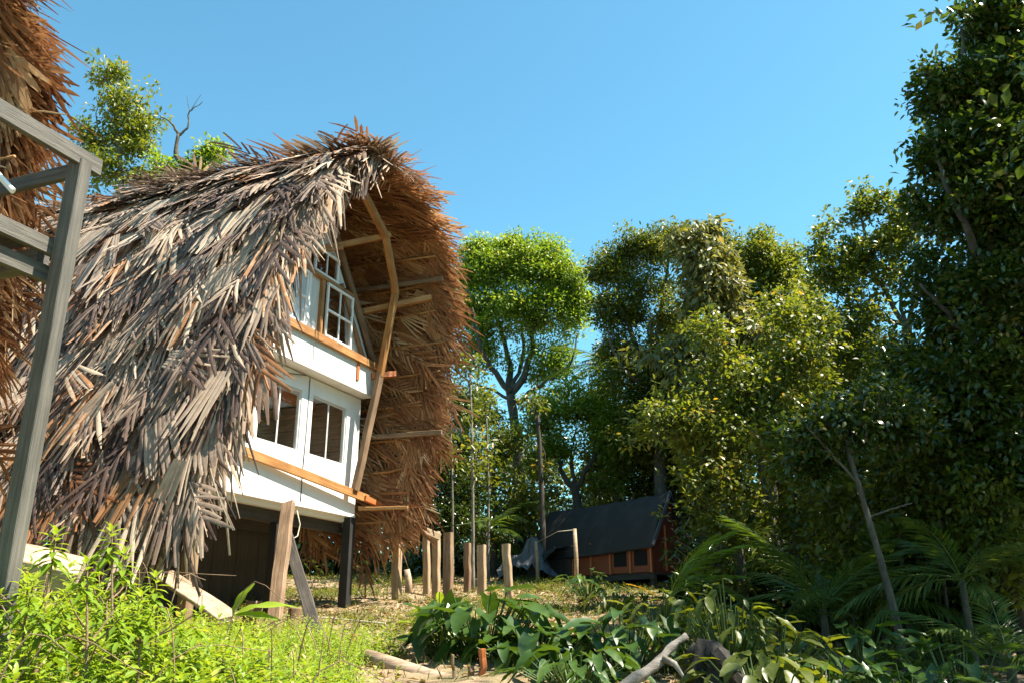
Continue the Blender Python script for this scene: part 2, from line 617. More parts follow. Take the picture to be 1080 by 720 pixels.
# ------------------------------------------------------------------ leaf soups
def leaf_soup(cen, d, nrm, L, W, fold=0.18, detail=1):
    """leaves: base at cen, direction d, normal nrm. returns verts, tris, faces-per-leaf"""
    d = d / (np.linalg.norm(d, axis=1, keepdims=True) + 1e-9)
    s = np.cross(d, nrm)
    s /= (np.linalg.norm(s, axis=1, keepdims=True) + 1e-9)
    nn = np.cross(s, d)
    L = L[:, None]
    W = W[:, None]
    if detail == 1:
        b = cen
        t = cen + d * L - nn * L * 0.10
        m = cen + d * L * 0.45
        l = m + s * W * 0.5 + nn * W * fold
        r_ = m - s * W * 0.5 + nn * W * fold
        vs = np.stack([b, l, t, r_], 1).reshape(-1, 3)
        k = np.arange(len(cen))[:, None] * 4
        tr_ = np.concatenate([k + [0, 2, 1], k + [0, 3, 2]], 1).reshape(-1, 3)
        return vs, tr_, 2
    if detail == 3:
        m1 = cen + d * L * 0.34 - nn * L * 0.01
        m2 = cen + d * L * 0.70 - nn * L * 0.05
        vs = np.stack([cen, m1 + s * W * 0.5, m1 - s * W * 0.5 + nn * W * fold, m2 + s * W * 0.40, m2 - s * W * 0.40 + nn * W * fold, cen + d * L - nn * L * 0.14], 1).reshape(-1, 3)
        k = np.arange(len(cen))[:, None] * 6
        tr_ = np.concatenate([k + q for q in ([0, 2, 1], [1, 2, 3], [2, 4, 3], [3, 4, 5])], 1).reshape(-1, 3)
        return vs, tr_, 4
    b = cen
    m1 = cen + d * L * 0.33
    m2 = cen + d * L * 0.70 - nn * L * 0.05
    t = cen + d * L - nn * L * 0.17
    l1 = m1 + s * W * 0.5 + nn * W * fold
    r1_ = m1 - s * W * 0.5 + nn * W * fold
    l2 = m2 + s * W * 0.38 + nn * W * fold * 0.7
    r2_ = m2 - s * W * 0.38 + nn * W * fold * 0.7
    vs = np.stack([b, l1, m1, r1_, l2, m2, r2_, t], 1).reshape(-1, 3)
    k = np.arange(len(cen))[:, None] * 8
    tr_ = np.concatenate([k + q for q in ([0, 2, 1], [0, 3, 2], [1, 2, 5], [1, 5, 4], [2, 3, 6], [2, 6, 5], [4, 5, 7], [5, 6, 7])], 1).reshape(-1, 3)
    return vs, tr_, 8


def unit(n_, rg=RNG):
    v = rg.normal(size=(n_, 3))
    return v / (np.linalg.norm(v, axis=1, keepdims=True) + 1e-9)


def cluster_leaves(centers, cr, nl, leaf, rg):
    """a spray of leaves round every cluster centre"""
    n_ = len(centers) * nl
    cc = np.repeat(centers, nl, 0)
    off = unit(n_, rg) * (rg.random((n_, 1)) ** 0.5)
    off[:, 2] *= 0.75
    crs = np.repeat(cr, nl)[:, None] if hasattr(cr, '__len__') else cr
    pos = cc + off * crs
    d = off * 0.9 + unit(n_, rg) * 0.7
    d[:, 2] -= leaf.get('droop', 0.15)
    nr = unit(n_, rg) * leaf.get('tumble', 0.65) + V(0.25, -0.1, 0.8)
    L = leaf['L'] * rg.uniform(0.65, 1.25, n_)
    W = L * leaf.get('asp', 0.45) * rg.uniform(0.8, 1.2, n_)
    vs, tr_, k = leaf_soup(pos, d, nr, L, W, detail=leaf.get('detail', 1))
    ct = np.repeat(rg.normal(0, 0.14, len(centers)), nl)
    tint = np.clip(rg.normal(leaf.get('tint', 0.5), 0.17, n_) + ct, 0, 1)
    return vs, tr_, np.repeat(tint, k)


def make_tree(name, label, trunk, r0, r1, limbs, lobes, leaf, seed, bark='bark_grey', group=None, cat='tree',
              nl=45, cr=0.45, twig=0.012, jit=0.10, hollow=0.4, loose_f=0.32):
    rg = np.random.default_rng(seed)
    tp = [np.asarray(p_, float) for p_ in trunk]
    base = tp[0].copy()
    tp[0] = V(base[0], base[1], G(base[0], base[1]) - 0.15)
    loc = V(base[0], base[1], G(base[0], base[1]))
    t = thing(name, label, cat, loc, group)
    cp_ = curve_pts(tp, max(8, 4 * len(tp)))
    n_ = len(cp_)
    rad = [r0 + (r1 - r0) * (i / (n_ - 1)) ** 0.8 for i in range(n_)]
    rad[0] *= 1.5
    rad[1] *= 1.15
    V_, F_ = tube_arrays(cp_, rad, 9, rg, jit)
    att = list(cp_[n_ // 2:])
    attr = list(rad[n_ // 2:])
    for lm in limbs:
        pts_, ra, rb = lm
        cp2 = curve_pts(pts_, 4 * (len(pts_) - 1) + 2)
        cp2 = [c_ + rg.normal(0, ra * 0.35, 3) * (i > 0) for i, c_ in enumerate(cp2)]
        rr = [ra + (rb - ra) * i / (len(cp2) - 1) for i in range(len(cp2))]
        v2, f2 = tube_arrays(cp2, rr, 6, rg, jit)
        k = len(V_)
        V_ += v2
        F_ += [tuple(q + k for q in f) for f in f2]
        att += cp2[1:]
        attr += rr[1:]
    cen = []
    for (c_, rr, nc) in lobes:
        rr = np.asarray(rr)
        ncl = max(2, nc // 6)
        dv = unit(ncl, rg)
        rad_ = (hollow + (1 - hollow) * rg.random((ncl, 1))) * (1 + rg.normal(0, 0.14, (ncl, 1)))
        cl = np.asarray(c_) + dv * rad_ * rr
        sz = rg.uniform(0.10, 0.42, ncl)
        pick = rg.integers(0, ncl, nc)
        q = cl[pick] + rg.normal(0, 1, (nc, 3)) * (sz[pick][:, None] * np.minimum(rr, rr.mean()))
        loose = rg.random(nc) < loose_f
        dv = unit(nc, rg)
        q[loose] = (np.asarray(c_) + dv * (0.3 + 0.75 * rg.random((nc, 1))) * rr)[loose]
        cen.append(q)
    cen = np.concatenate(cen)
    cen[:, 2] = np.maximum(cen[:, 2], ground(cen[:, 0], cen[:, 1]) + 0.25)
    A = np.array(att)
    uses = {}
    for c_ in cen:
        dd = np.linalg.norm(A - c_, axis=1) + 0.6 * np.maximum(A[:, 2] - c_[2], 0)
        j = int(np.argsort(dd)[min(int(rg.integers(0, 4)), len(dd) - 1)])
        p0 = A[j]
        if dd[j] > 1.9 or uses.get(j, 0) >= 5:
            continue
        uses[j] = uses.get(j, 0) + 1
        A = np.vstack([A, (p0 + c_) / 2, c_])
        attr += [twig * 0.8, twig * 0.5]
        mid = (p0 + c_) / 2 + rg.normal(0, 0.06, 3)
        rr0 = min(attr[j] * 0.6, twig * (1.2 + dd[j] * 0.6))
        v2, f2 = tube_arrays([p0, mid, c_], [rr0, rr0 * 0.7, twig * 0.35], 4, None, 0, False)
        k = len(V_)
        V_ += v2
        F_ += [tuple(q + k for q in f) for f in f2]
    link('trunk', mesh_from('trunk', np.array(V_) - loc, F_, bark, smooth_=True), t)
    vs, tr_, tint = cluster_leaves(cen, cr * rg.uniform(0.7, 1.25, len(cen)), nl, leaf, rg)
    link('crown', tri_mesh('crown', vs - loc, tr_, leaf['mat'], tint), t)
    return t


def lobe(px, py, Y, rx, ry, nc, rd=None):
    c_ = at(px, py, Y)
    k = Y / 900.0 * 1.02
    return (c_, (rx * k, (rd if rd else 0.8 * (rx + ry) / 2 * k), ry * k), nc)

# ------------------------------------------------------------------ palm thatch
def strip_arrays(x0, y0, ang, L, w, bend, fold, rg, nseg=3):
    """one V-folded leaf strip along +x; returns verts, tris"""
    ca, sa = math.cos(ang), math.sin(ang)
    curl = rg.normal(0, 0.05)
    tw = rg.normal(0, 0.2)
    tip = rg.choice([0.15, 0.4, 0.7])
    vs, ts, vn = [], [], []
    v0 = rg.uniform(0, 50)
    for i in range(nseg + 1):
        f = i / nseg
        x = L * f
        yy = curl * x * f
        z = -bend * L * f * f
        ww = w * (0.8 if i == 0 else (1.0 if i < nseg else tip))
        for k in (-1, 0, 1):
            ly = k * ww / 2
            vn.append(v0 + k * w / 2)
            lz = (0 if k else fold * ww) + ly * tw * f
            px, py = x, yy + ly
            vs.append((x0 + px * ca - py * sa, y0 + px * sa + py * ca, z + lz))
    for i in range(nseg):
        for k in (0, 1):
            a_ = i * 3 + k
            ts += [(a_, a_ + 3, a_ + 1), (a_ + 1, a_ + 3, a_ + 4)]
    return vs, ts, vn


def thatch_variant(style, rg, base_tint):
    vs, ts, tn, vn = [], [], [], []

    def add(*a_, dt=0.0, **k_):
        v, t_, n_ = strip_arrays(*a_, rg=rg, **k_)
        vn.extend(n_)
        b = len(vs)
        vs.extend(v)
        ts.extend([tuple(q + b for q in f) for f in t_])
        tn.extend([float(np.clip(base_tint + dt, 0, 1))] * len(t_))

    if style == 'broad':
        m = int(rg.integers(4, 9))
        w = rg.uniform(0.034, 0.066)
        L = rg.uniform(0.65, 1.2)
        spread = rg.uniform(0.05, 0.55)
        bend = rg.uniform(-0.02, 0.14)
        split = rg.choice([0.002, 0.006, 0.03, 0.05])
        for i in range(m):
            q = (i - (m - 1) / 2)
            add(0, q * w * 0.86, q / m * spread + rg.normal(0, split), L * rg.uniform(0.88, 1.05) * (1 - 0.03 * abs(q)), w, bend + rg.normal(0, split * 0.6), rg.uniform(0.06, 0.2), dt=rg.normal(0, 0.06))
    elif style == 'feather':
        L = rg.uniform(0.9, 1.4)
        add(0, 0, 0, L, 0.03, 0.08, 0.6, dt=0.15)
        for i in range(6):
            for s in (-1, 1):
                add(L * (0.08 + 0.14 * i), 0, s * (0.62 - 0.05 * i + rg.normal(0, 0.06)), L * rg.uniform(0.36, 0.55), rg.uniform(0.035, 0.055), 0.12 + rg.normal(0, 0.05), 0.15, dt=rg.normal(0, 0.09))
    else:
        m = int(rg.integers(5, 9))
        for i in range(m):
            add(rg.uniform(0, 0.15), rg.normal(0, 0.08), rg.normal(0, 0.2), rg.uniform(0.5, 1.15), rg.uniform(0.012, 0.035), rg.uniform(-0.05, 0.25), 0.2, dt=rg.normal(0, 0.1))
    return np.array(vs), np.array(ts), np.array(tn), np.array(vn)


class Thatch:
    def __init__(self, mat, seed, tint_mu, tint_sd, mix=(0.66, 0.2, 0.14), nvar=40):
        self.rg = np.random.default_rng(seed)
        self.mat = mat
        self.var = []
        for i in range(nvar):
            st = self.rg.choice(['broad', 'feather', 'shred'], p=mix)
            v, t_, tn, vn = thatch_variant(st, self.rg, float(np.clip(self.rg.normal(tint_mu, tint_sd), 0.02, 1)))
            self.var.append((v, t_, tn, st, vn))
        self.inst = []
        self.ridge = 99.0

    def put(self, p_, d, nrm, scale, want=None, lift=0.0):
        i = int(self.rg.integers(len(self.var)))
        if want:
            for _ in range(30):
                if self.var[i][3] == want:
                    break
                i = int(self.rg.integers(len(self.var)))
        x, y, z = basis(d, nrm)
        if lift:
            x2 = x * math.cos(lift) + z * math.sin(lift)
            z = z * math.cos(lift) - x * math.sin(lift)
            x = x2
        self.inst.append((i, np.asarray(p_, float), x, y, z, scale))

    def build(self, parent, name, nparts, stuff_name, score):
        o = origin(parent)
        meshes = {}
        self.inst = [it for it in self.inst if (it[1] + it[2] * it[5])[2] < self.ridge + (0.34 if (it[1] - C) @ NN > 0.7 else 0.16)]
        order = sorted(range(len(self.inst)), key=lambda k: score(self.inst[k]))
        chosen = set(order[:nparts])
        VV, TT, NT, VN = [], [], [], []
        b = 0
        for k, (i, p_, x, y, z, s) in enumerate(self.inst):
            v, t_, tn, st, vn = self.var[i]
            if k in chosen:
                if i not in meshes:
                    meshes[i] = tri_mesh(name, v, t_, self.mat, tn, vein=vn)
                M = mat4(p_ - o, x * s, y * s, z * s)
                link(name, meshes[i], parent, mat=M)
            else:
                R = np.stack([x, y, z], 0)
                VV.append((v * s) @ R + p_ - o)
                TT.append(t_ + b)
                VN.append(vn)
                NT.append(np.clip(tn + self.rg.normal(0, 0.08), 0, 1))
                b += len(v)
        if VV:
            q = link(stuff_name, tri_mesh(stuff_name, np.concatenate(VV), np.concatenate(TT), self.mat, np.concatenate(NT), vein=np.concatenate(VN)), parent)
            q['kind'] = 'stuff'


def resample(pts, n_):
    P = np.array(curve_pts([V(a_, b_, 0) for a_, b_ in pts], 60))[:, :2]
    seg = np.linalg.norm(np.diff(P, axis=0), axis=1)
    s = np.concatenate([[0], np.cumsum(seg)])
    q = np.linspace(0, s[-1], n_)
    return np.stack([np.interp(q, s, P[:, 0]), np.interp(q, s, P[:, 1])], 1), s[-1]


LEFT = [(1.95, 9.2), (2.75, 8.95), (3.6, 8.15), (4.4, 6.85), (5.1, 5.2), (5.7, 3.6), (6.0, 2.85)]
RIGHT = [(1.95, 9.2), (0.9, 9.1), (-0.1, 8.75), (-0.7, 7.7), (-0.86, 6.5), (-0.84, 5.1), (-0.78, 3.9), (-0.72, 3.25)]


def edge_left(z):
    return float(np.interp(z, [2.4, 5.0, 7.5, 9.4], [1.75, 1.6, 1.5, 1.6]))


def edge_right(z):
    return float(np.interp(z, [2.4, 3.5, 5.1, 7.0, 9.4], [0.20, 0.62, 1.05, 1.30, 1.40]))


def build_roof(parent, D, dz, a_min, left, right, parts, seed, warm_out=False, edge_right=edge_right, mixr=(0.45, 0.25, 0.30), dens=1.0, skew_in=0.85):
    roof = link('thatch_roof', None)
    # core shell: both slopes with thickness
    vs, fs = [], []
    o = origin(parent)

    def shell(prof, edge, sgn, th=0.16):
        P, Ls = resample(prof, 26)
        T = np.gradient(P, axis=0)
        T /= np.linalg.norm(T, axis=1, keepdims=True)
        Nn = np.stack([-T[:, 1], T[:, 0]], 1) * sgn
        na = 14
        b = len(vs)
        for lay in (0, 1):
            for i in range(len(P)):
                q = P[i] - Nn[i] * th * lay
                for j in range(na + 1):
                    a_ = a_min + (edge(P[i][1]) - 0.35 - a_min) * j / na
                    vs.append(H(q[0], a_, q[1], D, dz) - o)
        m = len(P)
        w = na + 1

        def idx(l, i, j):
            return b + l * m * w + i * w + j
        for i in range(m - 1):
            for j in range(na):
                fs.append((idx(0, i, j), idx(0, i, j + 1), idx(0, i + 1, j + 1), idx(0, i + 1, j)))
                fs.append((idx(1, i, j), idx(1, i + 1, j), idx(1, i + 1, j + 1), idx(1, i, j + 1)))
        for i in range(m - 1):
            for j in (0, na):
                fs.append((idx(0, i, j), idx(0, i + 1, j), idx(1, i + 1, j), idx(1, i, j)))
        for j in range(na):
            for i in (0, m - 1):
                fs.append((idx(0, i, j), idx(0, i, j + 1), idx(1, i, j + 1), idx(1, i, j)))
        return P, Nn, T, Ls

    SL = shell(LEFT, edge_left, 1)
    SR = shell(RIGHT, edge_right, -1)
    roof.data = None
    bpy.data.objects.remove(roof)
    roof = link('thatch_roof', mesh_from('thatch_roof', vs, fs, 'thatch_core'), parent)

    tw = None

    def put_rows(th, SLP, edge, sgn, spacing_s, spacing_a, a0, inside, size, lift, skew, tw=None):
        P, Nn, T, Ls = SLP
        nrow = int(Ls / spacing_s)
        rg = th.rg
        for r_ in range(nrow, -1, -1):
            s = r_ / nrow * (len(P) - 1)
            i = min(int(s), len(P) - 2)
            f = s - i
            q = P[i] * (1 - f) + P[i + 1] * f
            tn = T[i] * (1 - f) + T[i + 1] * f
            nn_ = Nn[i] * (1 - f) + Nn[i + 1] * f
            e = edge(q[1])
            na = int((e - a0) / spacing_a)
            for j in range(na + 1):
                a_ = a0 + (e - a0) * (j + rg.uniform(-0.5, 0.5)) / max(na, 1)
                a_ = min(a_, e - 0.12)
                qq = q + tn * rg.normal(0, 0.10)
                off = rg.uniform(0.0, 0.09) if not inside else -0.17 - rg.uniform(0, 0.05)
                pos = H(qq[0] + nn_[0] * off, a_, qq[1] + nn_[1] * off, D, dz)
                t3 = UU * tn[0] + ZZ * tn[1]
                n3 = UU * nn_[0] + ZZ * nn_[1]
                edge_w = float(smooth(0.9, 0.1, e - a_))
                ang = 0.32 * math.sin(a_ * 1.9 + qq[1] * 1.1 + seed) * math.cos(a_ * 0.8 - qq[1] * 1.7) + rg.normal(0, 0.13) + skew + edge_w * rg.uniform(0.0, 0.55)
                d = t3 * math.cos(ang) + NN * math.sin(ang)
                if rg.random() < 0.05:
                    d = d + NN * rg.normal(0, 0.8)
                if inside:
                    ang -= edge_w * 0.75
                    d = t3 * math.cos(ang) + NN * math.sin(ang)
                    n3 = -n3
                lf = max(0.02, rg.normal(lift, 0.05)) + (rg.uniform(0.1, 0.3) if rg.random() < 0.06 and qq[1] < 8.3 else 0) if not inside else rg.uniform(0.02, 0.14)
                w_ = 0.04 + 0.40 * float(smooth(4.6, 2.6, qq[1])) * float(smooth(0.5, -1.0, a_)) + 0.25 * float(smooth(8.4, 9.2, qq[1]) * smooth(-1.0, 1.0, a_))
                tgt = tw if (tw is not None and rg.random() < w_) else th
                tgt.put(pos, d + rg.normal(0, 0.06, 3), n3, size * rg.uniform(0.75, 1.2), lift=lf)

    out_mat = 'thatch_warm' if warm_out else 'thatch_weathered'
    if left:
        th = Thatch(out_mat, seed, 0.56, 0.24)
        tw = Thatch('thatch_warm', seed + 3, 0.42, 0.2)
        put_rows(th, SL, edge_left, 1, 0.21, 0.20, a_min, False, 1.05, 0.10, 0.05, tw)
        # ragged front edge hanging over the gable
        P, Nn, T, Ls = SL
        rg = th.rg
        for k in range(190):
            s = rg.random() ** 0.9 * (len(P) - 2)
            i = int(s)
            e = edge_left(P[i][1])
            pos = H(P[i][0] + Nn[i][0] * rg.uniform(-0.12, 0.1), e - rg.uniform(0.0, 0.35), P[i][1] + Nn[i][1] * rg.uniform(-0.12, 0.1), D, dz)
            t3 = UU * T[i][0] + ZZ * T[i][1]
            n3 = UU * Nn[i][0] + ZZ * Nn[i][1]
            hang = rg.uniform(0.2, 0.9)
            d = t3 * 1.0 + NN * rg.uniform(-0.1, 0.35) - ZZ * hang - UU * rg.uniform(0, 0.15)
            th.put(pos, d, n3 + NN * rg.uniform(0, 1.0), rg.uniform(0.7, 1.15), want=('shred' if rg.random() < 0.5 else None), lift=rg.normal(0.0, 0.15))
        # hanging skirt at the eave
        for k in range(int(26 * (2 - a_min) / 4)):
            a_ = rg.uniform(a_min, 1.85)
            pos = H(5.95 + rg.normal(0, 0.12), a_, 3.05 + rg.normal(0, 0.2) - 0.25 * float(smooth(0.5, -2.0, a_)), D, dz)
            d = -ZZ + UU * rg.uniform(0, 0.45) + NN * rg.normal(0, 0.35)
            tk = tw if rg.random() < 0.55 * float(smooth(1.2, -0.5, a_)) else th
            tk.put(pos, d, UU + ZZ * 0.2, rg.uniform(0.8, 1.15), want=('feather' if rg.random() < 0.6 else None), lift=0.05)
        # big bleached leaves lying loose on the slope
        tb = Thatch(out_mat, seed + 9, 0.66, 0.14, mix=(1.0, 0.0, 0.0), nvar=14)
        for k in range(75):
            s = rg.uniform(1.5, len(P) - 3)
            i = int(s)
            a_ = rg.uniform(a_min + 1.0, edge_left(P[i][1]) - 0.1)
            t3 = UU * T[i][0] + ZZ * T[i][1]
            n3 = UU * Nn[i][0] + ZZ * Nn[i][1]
            ang = rg.normal(0.1, 0.4)
            tb.put(H(P[i][0] + Nn[i][0] * 0.20, a_, P[i][1] + Nn[i][1] * 0.20, D, dz), t3 * math.cos(ang) + NN * math.sin(ang), n3, rg.uniform(0.9, 1.25), lift=rg.uniform(0.0, 0.14))
        tb.build(roof, 'palm_leaf', 75, 'palm_leaf_layer', lambda it: 0)
        # ridge cap: loose fronds lying along and across the ridge
        for k in range(60):
            a_ = rg.uniform(a_min, 2.0)
            pos = H(1.95 + rg.normal(0.1, 0.22), a_, 9.18 + rg.uniform(0, 0.06), D, dz)
            ang = rg.uniform(0, 2 * math.pi)
            d = UU * abs(math.cos(ang)) * rg.choice([1, 1, -1]) * 0.8 + NN * math.sin(ang) * 0.9 - ZZ * rg.uniform(0.25, 0.65)
            th.put(pos, d, ZZ, rg.uniform(0.5, 0.85), lift=rg.uniform(0, 0.05))
        camp = V(0, 0, EYE)
        tw.ridge = th.ridge = 9.3 + dz
        tw.build(roof, 'palm_leaf', 30, 'palm_leaf_layer', lambda it: np.linalg.norm(it[1] - camp) / it[5])
        th.build(roof, 'palm_leaf', parts[0] - 30, 'palm_leaf_layer', lambda it: np.linalg.norm(it[1] - camp) * (0.85 + 0.3 * ((it[0] * 37 + int(it[1][2] * 1000)) % 100) / 100) / it[5])
    if right:
        th = Thatch('thatch_warm', seed + 5, 0.50, 0.2, mix=mixr)
        a_in = max(a_min, -1.6)
        put_rows(th, SR, edge_right, -1, 0.24 / dens, 0.19 / dens, a_in, True, 0.85, 0.1, skew_in)
        put_rows(th, SR, edge_right, -1, 0.30, 0.24, max(a_min, -1.0), False, 0.8, 0.06, 0.2)
        # inside of the far half of the ridge seen under the overhang on the near half
        P, Nn, T, Ls = SR
        rg = th.rg
        for k in range(int(430 * dens)):
            s = rg.random() * (len(P) - 2)
            i = int(s)
            e = edge_right(P[i][1])
            pos = H(P[i][0] + Nn[i][0] * rg.uniform(-0.2, 0.12), e - rg.uniform(0.05, 0.5), P[i][1] + Nn[i][1] * rg.uniform(-0.2, 0.12), D, dz)
            t3 = UU * T[i][0] + ZZ * T[i][1]
            n3 = UU * Nn[i][0] + ZZ * Nn[i][1]
            d = t3 * rg.uniform(0.4, 1.0) + NN * rg.uniform(0.25, 0.8) - UU * rg.uniform(-0.25, 0.12)
            th.put(pos, d, n3 * rg.choice([-1, 1]), rg.uniform(0.45, 0.85), want=('shred' if rg.random() < 0.3 else None), lift=rg.normal(0.0, 0.08))
        # tuft on the prow
        for k in range(40):
            pos = H(min(2.15, 1.9 + rg.normal(-0.35, 0.55)), 1.25 + rg.uniform(-0.5, 0.3), 9.12 + rg.uniform(-0.05, 0.1), D, dz)
            d = NN * rg.uniform(0.3, 1.0) + UU * min(0.15, rg.normal(-0.2, 0.5)) + ZZ * rg.normal(-0.05, 0.16)
            th.put(pos, d, ZZ, rg.uniform(0.4, 0.75), want=('shred' if rg.random() < 0.5 else None), lift=rg.normal(0.05, 0.15))
        camp = V(0, 0, EYE)
        th.ridge = 9.3 + dz
        th.build(roof, 'palm_leaf', parts[1], 'palm_leaf_lining', lambda it: np.linalg.norm(it[1] - camp) / it[5])
        # battens the leaves are tied to
        for zz in np.arange(3.0, 9.2, 0.62):
            k = int(np.argmin(np.abs(P[:, 1] - zz)))
            q = P[k] - Nn[k] * 0.25
            e = edge_right(zz)
            j = random.uniform(-0.06, 0.06)
            tube('batten', [H(q[0], a_in, q[1] + j, D, dz), H(q[0], e * 0.5, q[1] + random.uniform(-0.03, 0.03), D, dz), H(q[0], e + random.uniform(-0.15, 0.2), q[1] - j, D, dz)],
                 [0.024, 0.022, 0.018], 'wood_fresh', roof, sides=6, jit=0.05, seed=int(zz * 100))
    return roof


def wall_grid(name, us, zs, holes, a_front, th, mat, parent):
    """flat wall in the facade plane with rectangular openings and reveals"""
    o = origin(parent)
    vs, fs = [], []
    idx = {}

    def vid(i, j, l):
        k = (i, j, l)
        if k not in idx:
            idx[k] = len(vs)
            vs.append(H(us[i], a_front - th * l, zs[j]) - o)
        return idx[k]
    solid = {(i, j) for i in range(len(us) - 1) for j in range(len(zs) - 1) if (i, j) not in holes}
    for (i, j) in solid:
        fs.append((vid(i + 1, j, 0), vid(i, j, 0), vid(i, j + 1, 0), vid(i + 1, j + 1, 0)))
        fs.append((vid(i, j, 1), vid(i + 1, j, 1), vid(i + 1, j + 1, 1), vid(i, j + 1, 1)))
        for di, dj, e in ((-1, 0, ((i, j), (i, j + 1))), (1, 0, ((i + 1, j), (i + 1, j + 1))), (0, -1, ((i, j), (i + 1, j))), (0, 1, ((i, j + 1), (i + 1, j + 1)))):
            if (i + di, j + dj) not in solid:
                (a_, b_), (c_, d_) = e
                fs.append((vid(a_, b_, 0), vid(c_, d_, 0), vid(c_, d_, 1), vid(a_, b_, 1)))
    return link(name, mesh_from(name, vs, fs, mat), parent)


def poly_slab(name, pts_uz, a0, a1, mat, parent, D=0, dz=0):
    """polygon in the facade plane, given thickness from a0 to a1"""
    o = origin(parent)
    n_ = len(pts_uz)
    vs = [H(u_, a0, z_, D, dz) - o for u_, z_ in pts_uz] + [H(u_, a1, z_, D, dz) - o for u_, z_ in pts_uz]
    fs = [tuple(range(n_)), tuple(range(2 * n_ - 1, n_ - 1, -1))] + [(i, (i + 1) % n_, n_ + (i + 1) % n_, n_ + i) for i in range(n_)]
    return link(name, mesh_from(name, vs, fs, mat), parent)


def sliding_window(u0, u1, z0, z1, a_, parent):
    """u0 > u1: left edge, right edge as seen from outside"""
    f = 0.035
    w = hbox('window', u0, u1, a_ - 0.05, a_, z1 - f, z1, 'alu_frame', parent)
    inv = w.matrix_basis.inverted()

    def sub(nm, *args):
        s = hbox(nm, *args, parent)
        M = s.matrix_basis.copy()
        s.parent = w
        s.matrix_basis = inv @ M
        return s
    sub('window_frame', u0, u1, a_ - 0.05, a_, z0, z0 + f, 'alu_frame')
    for q in (u0, u1):
        s = beam('window_frame', H(q + (-f / 2 if q == u0 else f / 2), a_ - 0.025, z0 + f), H(q + (-f / 2 if q == u0 else f / 2), a_ - 0.025, z1 - f), f, 0.05, 'alu_frame', parent, up=NN, ch=0.004)
        M = s.matrix_basis.copy()
        s.parent = w
        s.matrix_basis = inv @ M
    um = (u0 + u1) / 2
    for q, ad in ((um + 0.01, -0.018), (um - 0.02, -0.034)):
        s = beam('sash', H(q, a_ + ad, z0 + f), H(q, a_ + ad, z1 - f), 0.032, 0.014, 'alu_frame', parent, up=NN, ch=0.003)
        M = s.matrix_basis.copy()
        s.parent = w
        s.matrix_basis = inv @ M
    for (q0, q1, ad) in ((u0 - f, um, -0.018), (um, u1 + f, -0.034)):
        s = sub('pane', q0, q1, a_ + ad - 0.002, a_ + ad + 0.002, z0 + f, z1 - f, 'glass')
    s = beam('handle', H(um - 0.02, a_ - 0.010, (z0 + z1) / 2 - 0.05), H(um - 0.02, a_ - 0.010, (z0 + z1) / 2 + 0.05), 0.02, 0.012, 'rubber_black', parent, up=NN, ch=0.003)
    M = s.matrix_basis.copy()
    s.parent = w
    s.matrix_basis = inv @ M
    return w


def casement(u0, u1, z0, z1, a_, rows_, parent):
    """white wooden casement with one mullion and rows_ of panes"""
    f = 0.05
    w = beam('casement_window', H(u0, a_, z1 - f / 2), H(u1, a_, z1 - f / 2), 0.045, f, 'window_white', parent)
    inv = w.matrix_basis.inverted()

    def adopt(s):
        M = s.matrix_basis.copy()
        s.parent = w
        s.matrix_basis = inv @ M
    adopt(beam('rail', H(u0, a_, z0 + f / 2), H(u1, a_, z0 + f / 2), 0.045, f, 'window_white', parent))
    for q in (u0 - f / 2, u1 + f / 2):
        adopt(beam('stile', H(q, a_, z0 + f), H(q, a_, z1 - f), f, 0.045, 'window_white', parent, up=NN))
    um = (u0 + u1) / 2
    hh = (z1 - z0) / rows_
    for r_ in range(1, rows_):
        adopt(beam('rail', H(u0 - f, a_, z0 + hh * r_), H(u1 + f, a_, z0 + hh * r_), 0.04, 0.045, 'window_white', parent))
    for r_ in range(rows_):
        za, zb = z0 + hh * r_ + (f if r_ == 0 else 0.0225), z0 + hh * (r_ + 1) - (f if r_ == rows_ - 1 else 0.0225)
        adopt(beam('glazing_bar', H(um, a_, za), H(um, a_, zb), 0.03, 0.036, 'window_white', parent, up=NN))
        for (q0, q1) in ((u0 - f, um + 0.015), (um - 0.015, u1 + f)):
            adopt(hbox('pane', q0, q1, a_ - 0.002, a_ + 0.002, za, zb, 'glass', parent))
    return w


def uz(px, py, a_):
    return on_plane(px, py, a_)


